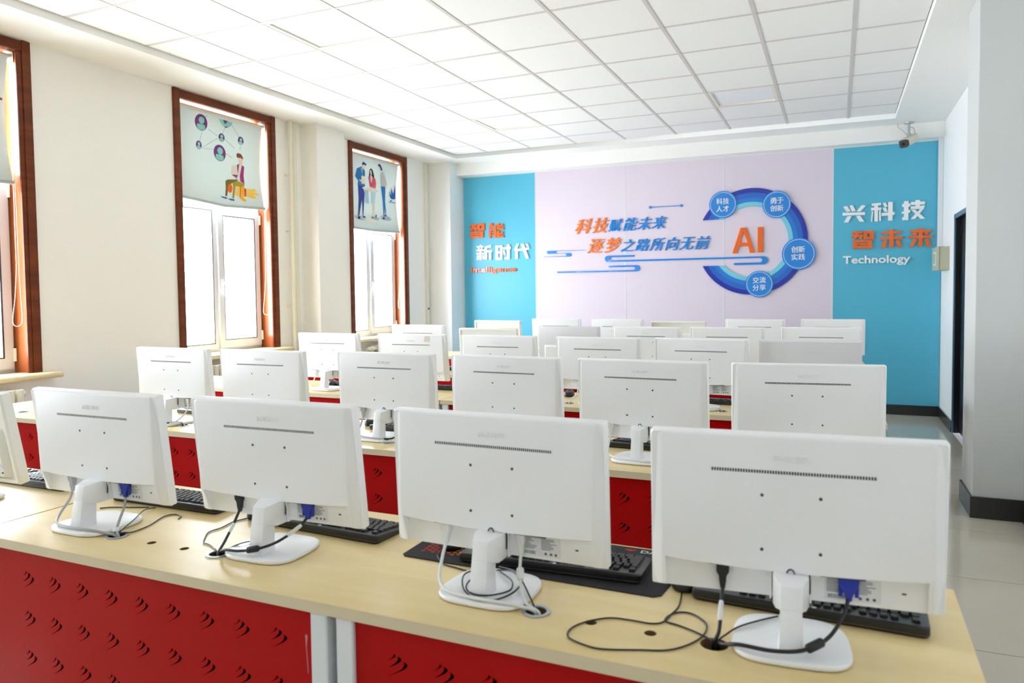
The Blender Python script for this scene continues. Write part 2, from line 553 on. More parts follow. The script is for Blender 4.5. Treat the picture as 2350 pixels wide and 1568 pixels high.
# measured outlines, in metres, of the mural lettering (x, z on the back wall) and the blind prints (y, z)
BLOCK_GLYPHS = {'xing': [[(0.065, 2.31), (0.107, 2.314), (0.142, 2.255), (0.103, 2.247)], [(0.127, 2.318), (0.163, 2.321), (0.194, 2.255), (0.153, 2.251)], [(0.254, 2.317), (0.298, 2.308), (0.239, 2.246), (0.2, 2.252)], [(0.059, 2.242), (0.286, 2.237), (0.287, 2.207), (0.059, 2.211)], [(0.109, 2.2), (0.153, 2.201), (0.118, 2.132), (0.071, 2.132)], [(0.197, 2.199), (0.239, 2.2), (0.28, 2.134), (0.234, 2.133)]], 'ke': [[(0.354, 2.327), (0.445, 2.332), (0.445, 2.306), (0.354, 2.302)], [(0.379, 2.315), (0.415, 2.313), (0.416, 2.13), (0.38, 2.13)], [(0.347, 2.281), (0.448, 2.281), (0.448, 2.252), (0.347, 2.253)], [(0.355, 2.245), (0.369, 2.244), (0.359, 2.132), (0.347, 2.132)], [(0.427, 2.247), (0.442, 2.248), (0.446, 2.134), (0.429, 2.133)], [(0.461, 2.329), (0.491, 2.332), (0.51, 2.284), (0.48, 2.283)], [(0.461, 2.276), (0.494, 2.277), (0.512, 2.233), (0.482, 2.229)], [(0.515, 2.335), (0.56, 2.334), (0.559, 2.132), (0.516, 2.132)], [(0.45, 2.218), (0.579, 2.224), (0.579, 2.194), (0.45, 2.185)]], 'ji': [[(0.669, 2.336), (0.713, 2.335), (0.713, 2.131), (0.671, 2.131)], [(0.652, 2.307), (0.73, 2.309), (0.731, 2.275), (0.653, 2.274)], [(0.649, 2.22), (0.731, 2.242), (0.731, 2.21), (0.649, 2.202)], [(0.655, 2.163), (0.676, 2.166), (0.676, 2.13), (0.656, 2.131)], [(0.735, 2.322), (0.871, 2.322), (0.868, 2.289), (0.735, 2.291)], [(0.78, 2.34), (0.823, 2.339), (0.822, 2.267), (0.781, 2.269)], [(0.735, 2.275), (0.87, 2.278), (0.859, 2.242), (0.736, 2.247)], [(0.738, 2.24), (0.776, 2.24), (0.875, 2.138), (0.831, 2.136)], [(0.828, 2.247), (0.862, 2.248), (0.777, 2.137), (0.733, 2.137)]], 'zhi_r': [[(0.162, 2.033), (0.263, 2.025), (0.261, 2.003), (0.155, 2.009)], [(0.151, 1.99), (0.268, 1.993), (0.268, 1.967), (0.151, 1.97)], [(0.192, 1.974), (0.221, 1.973), (0.188, 1.94), (0.157, 1.94)], [(0.221, 1.971), (0.257, 1.967), (0.263, 1.941), (0.228, 1.944)], [(0.195, 2.031), (0.224, 2.03), (0.225, 1.968), (0.195, 1.97)], [(0.271, 2.033), (0.311, 2.031), (0.312, 1.937), (0.272, 1.939)], [(0.335, 2.031), (0.38, 2.03), (0.379, 1.935), (0.336, 1.936)], [(0.311, 2.031), (0.335, 2.031), (0.335, 2.001), (0.312, 2.002)], [(0.312, 1.965), (0.336, 1.964), (0.336, 1.936), (0.312, 1.937)], [(0.169, 1.929), (0.21, 1.928), (0.211, 1.838), (0.169, 1.84)], [(0.316, 1.926), (0.361, 1.925), (0.362, 1.835), (0.317, 1.836)], [(0.21, 1.928), (0.316, 1.926), (0.316, 1.903), (0.211, 1.905)], [(0.211, 1.898), (0.316, 1.896), (0.316, 1.876), (0.211, 1.878)], [(0.211, 1.869), (0.316, 1.867), (0.317, 1.836), (0.211, 1.838)]], 'zhi_l': [[(-4.61, 2.324), (-4.508, 2.321), (-4.511, 2.299), (-4.617, 2.3)], [(-4.621, 2.281), (-4.503, 2.29), (-4.504, 2.264), (-4.622, 2.262)], [(-4.581, 2.268), (-4.551, 2.268), (-4.585, 2.235), (-4.617, 2.233)], [(-4.551, 2.266), (-4.515, 2.264), (-4.509, 2.238), (-4.545, 2.24)], [(-4.576, 2.324), (-4.547, 2.324), (-4.548, 2.264), (-4.577, 2.264)], [(-4.499, 2.329), (-4.459, 2.329), (-4.46, 2.237), (-4.501, 2.237)], [(-4.435, 2.33), (-4.39, 2.331), (-4.393, 2.238), (-4.436, 2.237)], [(-4.459, 2.329), (-4.435, 2.33), (-4.435, 2.301), (-4.459, 2.301)], [(-4.46, 2.264), (-4.436, 2.264), (-4.436, 2.237), (-4.46, 2.237)], [(-4.605, 2.223), (-4.563, 2.224), (-4.564, 2.137), (-4.607, 2.136)], [(-4.457, 2.226), (-4.411, 2.227), (-4.412, 2.14), (-4.458, 2.138)], [(-4.563, 2.224), (-4.457, 2.226), (-4.457, 2.204), (-4.563, 2.201)], [(-4.564, 2.194), (-4.457, 2.197), (-4.458, 2.177), (-4.564, 2.175)], [(-4.564, 2.166), (-4.458, 2.169), (-4.458, 2.138), (-4.564, 2.137)]], 'wei': [[(0.532, 2.035), (0.572, 2.036), (0.573, 1.837), (0.532, 1.837)], [(0.455, 2.015), (0.648, 2.016), (0.649, 1.989), (0.455, 1.988)], [(0.439, 1.954), (0.662, 1.955), (0.663, 1.928), (0.44, 1.927)], [(0.474, 1.917), (0.508, 1.918), (0.496, 1.837), (0.451, 1.835)], [(0.595, 1.917), (0.633, 1.917), (0.656, 1.839), (0.615, 1.838)]], 'lai': [[(0.815, 2.036), (0.854, 2.037), (0.851, 1.839), (0.812, 1.839)], [(0.735, 2.021), (0.934, 2.019), (0.935, 1.991), (0.735, 1.991)], [(0.756, 1.988), (0.796, 1.989), (0.802, 1.967), (0.762, 1.965)], [(0.865, 1.986), (0.907, 1.987), (0.898, 1.968), (0.869, 1.966)], [(0.718, 1.957), (0.947, 1.958), (0.948, 1.931), (0.718, 1.931)], [(0.766, 1.92), (0.802, 1.921), (0.763, 1.841), (0.721, 1.84)], [(0.871, 1.92), (0.907, 1.921), (0.937, 1.839), (0.895, 1.838)]], 'neng': [[(-4.327, 2.279), (-4.307, 2.33), (-4.26, 2.327), (-4.276, 2.291), (-4.216, 2.297), (-4.217, 2.263), (-4.327, 2.262)], [(-4.328, 2.248), (-4.296, 2.248), (-4.298, 2.129), (-4.329, 2.129)], [(-4.252, 2.248), (-4.214, 2.248), (-4.216, 2.132), (-4.253, 2.131)], [(-4.328, 2.248), (-4.214, 2.249), (-4.214, 2.227), (-4.328, 2.225)], [(-4.296, 2.207), (-4.252, 2.208), (-4.252, 2.196), (-4.297, 2.196)], [(-4.297, 2.176), (-4.253, 2.176), (-4.253, 2.164), (-4.297, 2.163)], [(-4.205, 2.319), (-4.166, 2.319), (-4.167, 2.24), (-4.206, 2.24)], [(-4.166, 2.295), (-4.116, 2.315), (-4.107, 2.284), (-4.167, 2.269)], [(-4.206, 2.263), (-4.104, 2.264), (-4.105, 2.238), (-4.206, 2.237)], [(-4.207, 2.217), (-4.167, 2.218), (-4.169, 2.13), (-4.208, 2.13)], [(-4.168, 2.187), (-4.118, 2.208), (-4.109, 2.177), (-4.168, 2.165)], [(-4.207, 2.158), (-4.106, 2.159), (-4.106, 2.131), (-4.208, 2.13)]], 'xin': [[(-4.471, 2.042), (-4.439, 2.043), (-4.439, 2.026), (-4.471, 2.025)], [(-4.516, 2.027), (-4.407, 2.029), (-4.407, 2.01), (-4.516, 2.008)], [(-4.5, 2.006), (-4.474, 2.007), (-4.462, 1.979), (-4.488, 1.979)], [(-4.449, 2.007), (-4.423, 2.008), (-4.433, 1.98), (-4.456, 1.979)], [(-4.52, 1.978), (-4.4, 1.981), (-4.4, 1.958), (-4.52, 1.955)], [(-4.521, 1.935), (-4.405, 1.938), (-4.405, 1.915), (-4.521, 1.912)], [(-4.475, 1.954), (-4.44, 1.955), (-4.442, 1.837), (-4.477, 1.836)], [(-4.508, 1.903), (-4.479, 1.904), (-4.49, 1.841), (-4.519, 1.839)], [(-4.434, 1.904), (-4.412, 1.905), (-4.402, 1.848), (-4.426, 1.843)], [(-4.391, 2.017), (-4.292, 2.039), (-4.293, 2.006), (-4.392, 1.985)], [(-4.394, 2.011), (-4.356, 2.012), (-4.359, 1.841), (-4.397, 1.84)], [(-4.36, 1.966), (-4.281, 1.968), (-4.281, 1.939), (-4.361, 1.937)], [(-4.329, 1.943), (-4.294, 1.944), (-4.295, 1.839), (-4.33, 1.838)]], 'shi': [[(-4.233, 2.027), (-4.193, 2.028), (-4.196, 1.832), (-4.235, 1.831)], [(-4.162, 2.027), (-4.129, 2.028), (-4.132, 1.833), (-4.165, 1.832)], [(-4.193, 2.027), (-4.162, 2.028), (-4.162, 1.999), (-4.194, 1.999)], [(-4.195, 1.946), (-4.163, 1.947), (-4.164, 1.919), (-4.195, 1.918)], [(-4.196, 1.861), (-4.164, 1.862), (-4.165, 1.832), (-4.196, 1.831)], [(-4.12, 1.999), (-4.005, 2.002), (-4.006, 1.971), (-4.121, 1.968)], [(-4.064, 2.034), (-4.022, 2.035), (-4.024, 1.835), (-4.066, 1.834)], [(-4.097, 1.863), (-4.06, 1.864), (-4.06, 1.836), (-4.097, 1.834)], [(-4.121, 1.954), (-4.096, 1.956), (-4.083, 1.896), (-4.108, 1.893)]], 'dai': [[(-3.922, 2.04), (-3.885, 2.039), (-3.926, 1.953), (-3.961, 1.952)], [(-3.941, 1.982), (-3.904, 1.983), (-3.906, 1.836), (-3.943, 1.834)], [(-3.9, 1.966), (-3.739, 1.989), (-3.74, 1.957), (-3.9, 1.938)], [(-3.861, 2.035), (-3.818, 2.036), (-3.744, 1.839), (-3.787, 1.834)], [(-3.795, 2.036), (-3.76, 2.034), (-3.742, 1.999), (-3.776, 1.996)]], 'A': [[(-1.134, 1.826), (-1.042, 2.124), (-0.975, 2.123), (-0.879, 1.827), (-0.936, 1.826), (-0.954, 1.904), (-1.062, 1.905), (-1.08, 1.826)], [(-1.047, 1.949), (-1.01, 2.078), (-0.962, 1.948)]], 'I': [[(-0.848, 2.124), (-0.788, 2.123), (-0.788, 1.828), (-0.848, 1.828)]]}
SLOGAN_UPPER = [('科', -3.098, 2.134, -2.871, 2.322), ('技', -2.868, 2.138, -2.642, 2.324), ('赋', -2.658, 2.145, -2.469, 2.302), ('能', -2.467, 2.147, -2.271, 2.308), ('未', -2.288, 2.149, -2.097, 2.307), ('来', -2.103, 2.154, -1.908, 2.31)]
SLOGAN_LOWER = [('逐', -2.935, 1.882, -2.702, 2.06), ('梦', -2.707, 1.88, -2.479, 2.067), ('之', -2.498, 1.889, -2.317, 2.041), ('路', -2.317, 1.888, -2.121, 2.04), ('所', -2.131, 1.888, -1.929, 2.043), ('向', -1.939, 1.886, -1.754, 2.044), ('无', -1.766, 1.886, -1.568, 2.039), ('前', -1.573, 1.887, -1.382, 2.044)]
BADGES = [((-1.244, 2.406), 0.159, [('科', -1.319, 2.41, -1.248, 2.482), ('技', -1.243, 2.41, -1.173, 2.481), ('人', -1.319, 2.321, -1.248, 2.393), ('才', -1.243, 2.321, -1.173, 2.393)]), ((-0.639, 2.374), 0.1565, [('勇', -0.71, 2.382, -0.64, 2.452), ('于', -0.634, 2.382, -0.565, 2.451), ('创', -0.71, 2.296, -0.64, 2.366), ('新', -0.634, 2.296, -0.565, 2.366)]), ((-0.398, 1.799), 0.182, [('创', -0.478, 1.813, -0.407, 1.884), ('新', -0.401, 1.815, -0.331, 1.886), ('实', -0.477, 1.726, -0.407, 1.797), ('践', -0.401, 1.728, -0.331, 1.799)]), ((-0.828, 1.459), 0.155, [('交', -0.903, 1.468, -0.832, 1.538), ('流', -0.826, 1.471, -0.756, 1.541), ('分', -0.903, 1.381, -0.832, 1.452), ('享', -0.826, 1.385, -0.755, 1.455)])]
LATIN = {'Intelligence': (-4.613, 1.646, -3.931, 1.742), 'Technology': (0.066, 1.646, 0.738, 1.757)}
BLIND_PRINT_A = [('purple', [(4.953, 2.914), (4.949, 2.891), (4.938, 2.87), (4.921, 2.854), (4.901, 2.843), (4.88, 2.839), (4.858, 2.843), (4.839, 2.853), (4.825, 2.869), (4.816, 2.889), (4.813, 2.911), (4.817, 2.933), (4.828, 2.954), (4.844, 2.97), (4.863, 2.981), (4.885, 2.985), (4.907, 2.982), (4.926, 2.972), (4.941, 2.956), (4.95, 2.936)]), ('aqua', [(4.92, 2.932), (4.918, 2.923), (4.913, 2.914), (4.906, 2.907), (4.897, 2.903), (4.887, 2.901), (4.877, 2.902), (4.868, 2.906), (4.861, 2.913), (4.857, 2.922), (4.856, 2.931), (4.858, 2.94), (4.863, 2.949), (4.87, 2.956), (4.879, 2.96), (4.889, 2.962), (4.899, 2.961), (4.908, 2.957), (4.915, 2.95), (4.919, 2.942)]), ('aqua', [(4.925, 2.891), (4.927, 2.864), (4.913, 2.853), (4.897, 2.846), (4.88, 2.843), (4.863, 2.845), (4.848, 2.852), (4.835, 2.863), (4.836, 2.894), (4.861, 2.897), (4.903, 2.898)]), ('purple', [(5.148, 2.823), (5.146, 2.811), (5.14, 2.801), (5.132, 2.792), (5.122, 2.787), (5.11, 2.785), (5.099, 2.787), (5.089, 2.792), (5.082, 2.801), (5.077, 2.811), (5.075, 2.823), (5.078, 2.834), (5.083, 2.845), (5.091, 2.853), (5.102, 2.859), (5.113, 2.861), (5.124, 2.859), (5.134, 2.854), (5.142, 2.845), (5.147, 2.835)]), ('aqua', [(5.131, 2.833), (5.13, 2.828), (5.128, 2.824), (5.124, 2.82), (5.119, 2.818), (5.114, 2.817), (5.109, 2.818), (5.104, 2.82), (5.101, 2.823), (5.098, 2.828), (5.098, 2.833), (5.099, 2.838), (5.101, 2.842), (5.105, 2.845), (5.11, 2.848), (5.115, 2.849), (5.12, 2.848), (5.125, 2.846), (5.128, 2.842), (5.131, 2.838)]), ('aqua', [(5.134, 2.811), (5.135, 2.798), (5.127, 2.792), (5.119, 2.788), (5.11, 2.787), (5.102, 2.788), (5.094, 2.792), (5.087, 2.798), (5.087, 2.814), (5.1, 2.815), (5.122, 2.816)]), ('purple', [(4.88, 2.71), (4.878, 2.698), (4.873, 2.688), (4.866, 2.679), (4.857, 2.674), (4.848, 2.673), (4.838, 2.675), (4.83, 2.68), (4.823, 2.688), (4.819, 2.699), (4.818, 2.711), (4.82, 2.722), (4.825, 2.733), (4.832, 2.741), (4.841, 2.746), (4.85, 2.748), (4.86, 2.746), (4.868, 2.741), (4.875, 2.732), (4.879, 2.722)]), ('aqua', [(4.866, 2.72), (4.865, 2.715), (4.863, 2.711), (4.859, 2.707), (4.855, 2.705), (4.851, 2.704), (4.847, 2.705), (4.843, 2.707), (4.84, 2.711), (4.838, 2.715), (4.837, 2.72), (4.838, 2.725), (4.84, 2.73), (4.844, 2.733), (4.848, 2.735), (4.852, 2.736), (4.857, 2.735), (4.86, 2.733), (4.863, 2.729), (4.865, 2.725)]), ('aqua', [(4.868, 2.698), (4.869, 2.685), (4.862, 2.679), (4.855, 2.676), (4.848, 2.674), (4.84, 2.676), (4.833, 2.679), (4.828, 2.685), (4.828, 2.702), (4.839, 2.703), (4.858, 2.703)]), ('purple', [(5.38, 2.836), (5.378, 2.824), (5.372, 2.813), (5.364, 2.804), (5.354, 2.799), (5.343, 2.797), (5.332, 2.799), (5.322, 2.804), (5.315, 2.813), (5.31, 2.823), (5.309, 2.835), (5.311, 2.847), (5.316, 2.858), (5.324, 2.867), (5.334, 2.872), (5.345, 2.874), (5.356, 2.873), (5.366, 2.867), (5.374, 2.859), (5.378, 2.848)]), ('aqua', [(5.363, 2.846), (5.362, 2.841), (5.36, 2.836), (5.356, 2.833), (5.351, 2.83), (5.346, 2.829), (5.341, 2.83), (5.337, 2.832), (5.333, 2.836), (5.331, 2.841), (5.331, 2.846), (5.332, 2.851), (5.334, 2.855), (5.338, 2.859), (5.342, 2.861), (5.347, 2.862), (5.353, 2.861), (5.357, 2.859), (5.36, 2.855), (5.363, 2.851)]), ('aqua', [(5.366, 2.823), (5.366, 2.809), (5.359, 2.804), (5.351, 2.8), (5.343, 2.799), (5.334, 2.8), (5.326, 2.804), (5.32, 2.809), (5.32, 2.827), (5.333, 2.828), (5.354, 2.828)]), ('purple', [(5.155, 2.679), (5.15, 2.656), (5.139, 2.635), (5.123, 2.619), (5.103, 2.609), (5.081, 2.606), (5.06, 2.61), (5.041, 2.621), (5.026, 2.638), (5.017, 2.658), (5.014, 2.681), (5.018, 2.703), (5.029, 2.724), (5.045, 2.74), (5.065, 2.75), (5.087, 2.753), (5.108, 2.75), (5.127, 2.739), (5.143, 2.723), (5.152, 2.702)]), ('aqua', [(5.122, 2.699), (5.12, 2.689), (5.115, 2.68), (5.108, 2.674), (5.098, 2.669), (5.088, 2.668), (5.078, 2.67), (5.07, 2.674), (5.063, 2.681), (5.058, 2.69), (5.057, 2.699), (5.059, 2.709), (5.064, 2.717), (5.071, 2.724), (5.081, 2.729), (5.091, 2.73), (5.101, 2.728), (5.109, 2.724), (5.116, 2.717), (5.121, 2.708)]), ('aqua', [(5.127, 2.656), (5.128, 2.629), (5.114, 2.619), (5.098, 2.612), (5.081, 2.61), (5.064, 2.613), (5.049, 2.62), (5.036, 2.631), (5.037, 2.663), (5.062, 2.665), (5.104, 2.665)]), ('aqua', [(5.085, 2.987), (5.108, 2.945), (5.147, 2.923), (5.187, 2.924), (5.228, 2.951), (5.249, 2.983)]), ('purple', [(5.134, 2.987), (5.189, 2.986), (5.173, 2.962), (5.148, 2.954)]), ('purple', [(5.147, 2.927), (5.182, 2.936), (5.179, 2.924), (5.159, 2.92)]), ('brown', [(5.289, 2.71), (5.311, 2.716), (5.343, 2.712), (5.368, 2.681), (5.362, 2.663), (5.336, 2.677), (5.299, 2.67), (5.284, 2.684)]), ('skin', [(5.305, 2.671), (5.336, 2.677), (5.362, 2.665), (5.356, 2.636), (5.344, 2.609), (5.323, 2.608), (5.314, 2.634)]), ('cream', [(5.323, 2.612), (5.351, 2.61), (5.325, 2.528), (5.319, 2.504), (5.325, 2.459), (5.284, 2.469), (5.304, 2.517), (5.308, 2.571)]), ('magenta', [(5.289, 2.605), (5.316, 2.619), (5.303, 2.555), (5.295, 2.508), (5.271, 2.47), (5.267, 2.49), (5.25, 2.49), (5.222, 2.505), (5.283, 2.518)]), ('magenta', [(5.352, 2.613), (5.378, 2.596), (5.367, 2.518), (5.375, 2.441), (5.325, 2.456), (5.319, 2.504), (5.337, 2.572)]), ('laptop', [(5.23, 2.593), (5.286, 2.599), (5.296, 2.511), (5.222, 2.508), (5.21, 2.534)]), ('olive', [(5.141, 2.437), (5.169, 2.454), (5.297, 2.471), (5.281, 2.452), (5.224, 2.428), (5.183, 2.407), (5.156, 2.301), (5.134, 2.3), (5.144, 2.373)]), ('amber', [(5.257, 2.403), (5.363, 2.41), (5.394, 2.381), (5.381, 2.325), (5.307, 2.315), (5.254, 2.326)]), ('orange', [(5.223, 2.38), (5.221, 2.367), (5.217, 2.354), (5.21, 2.345), (5.202, 2.338), (5.193, 2.335), (5.184, 2.336), (5.177, 2.341), (5.171, 2.349), (5.167, 2.36), (5.166, 2.372), (5.168, 2.385), (5.173, 2.397), (5.179, 2.407), (5.187, 2.414), (5.196, 2.417), (5.205, 2.416), (5.212, 2.411), (5.218, 2.403), (5.222, 2.392)]), ('pale', [(5.283, 2.369), (5.282, 2.364), (5.28, 2.359), (5.277, 2.355), (5.273, 2.352), (5.269, 2.351), (5.265, 2.351), (5.261, 2.353), (5.258, 2.356), (5.257, 2.361), (5.256, 2.366), (5.257, 2.371), (5.259, 2.376), (5.262, 2.38), (5.266, 2.383), (5.27, 2.385), (5.274, 2.384), (5.278, 2.382), (5.281, 2.379), (5.283, 2.374)]), ('red', [(5.371, 2.399), (5.396, 2.396), (5.389, 2.321), (5.37, 2.322)]), ('amber', [(5.398, 2.394), (5.503, 2.409), (5.537, 2.392), (5.496, 2.379), (5.565, 2.362), (5.55, 2.352), (5.49, 2.347), (5.524, 2.324), (5.477, 2.314), (5.396, 2.325)]), ('orange', [(5.315, 2.406), (5.33, 2.408), (5.322, 2.299), (5.311, 2.298)]), ('amber2', [(5.335, 2.409), (5.371, 2.41), (5.361, 2.307), (5.393, 2.294), (5.385, 2.272), (5.327, 2.283)]), ('mustard', [(5.224, 2.431), (5.281, 2.455), (5.377, 2.44), (5.365, 2.411), (5.31, 2.405), (5.264, 2.408), (5.255, 2.387), (5.24, 2.288), (5.219, 2.29), (5.232, 2.392)]), ('shoe', [(5.072, 2.288), (5.104, 2.293), (5.157, 2.288), (5.153, 2.275), (5.123, 2.274)]), ('shoe', [(5.161, 2.277), (5.203, 2.283), (5.245, 2.28), (5.241, 2.266), (5.203, 2.265)])]
BLIND_DASHES = [[(4.946, 2.986), (4.941, 2.979), (4.945, 2.978), (4.95, 2.985)], [(4.938, 2.975), (4.933, 2.968), (4.937, 2.967), (4.942, 2.974)], [(4.96, 2.867), (4.967, 2.864), (4.97, 2.867), (4.963, 2.87)], [(4.972, 2.862), (4.979, 2.859), (4.982, 2.862), (4.975, 2.865)], [(4.984, 2.857), (4.991, 2.854), (4.994, 2.858), (4.986, 2.86)], [(4.996, 2.853), (5.003, 2.85), (5.006, 2.853), (4.998, 2.856)], [(5.008, 2.848), (5.015, 2.845), (5.018, 2.848), (5.01, 2.851)], [(5.02, 2.843), (5.027, 2.84), (5.03, 2.843), (5.022, 2.846)], [(5.032, 2.838), (5.039, 2.835), (5.042, 2.838), (5.035, 2.841)], [(5.044, 2.833), (5.051, 2.83), (5.054, 2.833), (5.047, 2.836)], [(5.056, 2.828), (5.063, 2.825), (5.066, 2.829), (5.059, 2.832)], [(4.888, 2.83), (4.885, 2.822), (4.889, 2.822), (4.892, 2.83)], [(4.883, 2.817), (4.88, 2.808), (4.884, 2.808), (4.887, 2.817)], [(4.878, 2.803), (4.876, 2.795), (4.879, 2.795), (4.882, 2.803)], [(4.874, 2.79), (4.871, 2.781), (4.875, 2.781), (4.878, 2.789)], [(4.869, 2.776), (4.866, 2.768), (4.87, 2.768), (4.873, 2.776)], [(4.864, 2.762), (4.862, 2.754), (4.866, 2.754), (4.868, 2.762)], [(5.15, 2.915), (5.146, 2.906), (5.15, 2.906), (5.154, 2.915)], [(5.143, 2.9), (5.139, 2.892), (5.143, 2.892), (5.147, 2.9)], [(5.137, 2.886), (5.133, 2.877), (5.137, 2.877), (5.141, 2.886)], [(5.13, 2.872), (5.126, 2.863), (5.13, 2.863), (5.134, 2.871)], [(5.238, 2.958), (5.243, 2.952), (5.247, 2.955), (5.242, 2.96)], [(5.246, 2.949), (5.251, 2.943), (5.255, 2.945), (5.25, 2.951)], [(5.254, 2.939), (5.259, 2.934), (5.263, 2.936), (5.258, 2.942)], [(5.263, 2.93), (5.268, 2.924), (5.272, 2.927), (5.267, 2.932)], [(5.271, 2.92), (5.276, 2.915), (5.28, 2.917), (5.275, 2.923)], [(5.279, 2.911), (5.284, 2.905), (5.288, 2.908), (5.283, 2.913)], [(5.288, 2.902), (5.293, 2.896), (5.297, 2.898), (5.292, 2.904)], [(5.296, 2.892), (5.301, 2.886), (5.305, 2.889), (5.3, 2.895)], [(5.305, 2.883), (5.31, 2.877), (5.314, 2.879), (5.309, 2.885)], [(5.313, 2.873), (5.318, 2.867), (5.322, 2.87), (5.317, 2.875)], [(5.066, 2.811), (5.056, 2.805), (5.058, 2.803), (5.068, 2.809)], [(5.05, 2.801), (5.041, 2.795), (5.043, 2.792), (5.052, 2.798)], [(5.034, 2.791), (5.025, 2.785), (5.027, 2.783), (5.037, 2.789)], [(5.019, 2.781), (5.01, 2.775), (5.012, 2.773), (5.021, 2.779)], [(5.003, 2.771), (4.994, 2.765), (4.996, 2.763), (5.006, 2.769)], [(4.988, 2.761), (4.979, 2.755), (4.981, 2.753), (4.99, 2.759)], [(4.973, 2.751), (4.963, 2.746), (4.966, 2.743), (4.975, 2.749)], [(4.957, 2.742), (4.948, 2.736), (4.95, 2.733), (4.959, 2.739)], [(4.942, 2.732), (4.933, 2.726), (4.935, 2.724), (4.944, 2.729)], [(4.927, 2.722), (4.918, 2.716), (4.92, 2.714), (4.929, 2.72)], [(4.912, 2.712), (4.903, 2.707), (4.905, 2.704), (4.914, 2.71)], [(4.897, 2.703), (4.888, 2.697), (4.89, 2.695), (4.899, 2.7)], [(4.887, 2.685), (4.896, 2.686), (4.897, 2.689), (4.887, 2.688)], [(4.903, 2.687), (4.912, 2.688), (4.912, 2.691), (4.903, 2.69)], [(4.918, 2.689), (4.928, 2.69), (4.928, 2.693), (4.919, 2.692)], [(4.934, 2.69), (4.944, 2.691), (4.944, 2.695), (4.935, 2.694)], [(4.95, 2.692), (4.96, 2.693), (4.96, 2.697), (4.951, 2.695)], [(4.966, 2.694), (4.976, 2.695), (4.976, 2.698), (4.966, 2.697)], [(4.982, 2.696), (4.992, 2.697), (4.992, 2.7), (4.982, 2.699)], [(4.998, 2.698), (5.008, 2.699), (5.008, 2.702), (4.999, 2.701)], [(5.155, 2.81), (5.161, 2.806), (5.164, 2.809), (5.158, 2.813)], [(5.166, 2.804), (5.172, 2.8), (5.176, 2.803), (5.169, 2.807)], [(5.177, 2.798), (5.183, 2.794), (5.187, 2.797), (5.18, 2.8)], [(5.188, 2.791), (5.195, 2.788), (5.198, 2.791), (5.191, 2.794)], [(5.199, 2.785), (5.206, 2.781), (5.209, 2.784), (5.202, 2.788)], [(5.21, 2.779), (5.217, 2.775), (5.22, 2.778), (5.213, 2.782)], [(5.221, 2.773), (5.228, 2.769), (5.231, 2.772), (5.225, 2.776)], [(5.233, 2.767), (5.239, 2.763), (5.243, 2.766), (5.236, 2.77)], [(5.244, 2.76), (5.251, 2.757), (5.254, 2.76), (5.247, 2.763)], [(5.255, 2.754), (5.262, 2.75), (5.265, 2.753), (5.258, 2.757)], [(5.157, 2.686), (5.164, 2.683), (5.167, 2.686), (5.159, 2.689)], [(5.17, 2.681), (5.177, 2.678), (5.18, 2.681), (5.172, 2.684)], [(5.183, 2.676), (5.19, 2.674), (5.193, 2.677), (5.185, 2.68)], [(5.196, 2.672), (5.203, 2.669), (5.206, 2.672), (5.198, 2.675)], [(5.209, 2.667), (5.217, 2.664), (5.219, 2.667), (5.211, 2.67)], [(5.222, 2.662), (5.23, 2.659), (5.232, 2.662), (5.225, 2.665)], [(5.34, 2.787), (5.338, 2.781), (5.342, 2.781), (5.344, 2.787)], [(5.337, 2.776), (5.335, 2.77), (5.339, 2.77), (5.341, 2.777)], [(5.334, 2.766), (5.332, 2.759), (5.336, 2.759), (5.338, 2.766)], [(5.331, 2.755), (5.329, 2.749), (5.333, 2.749), (5.335, 2.755)]]
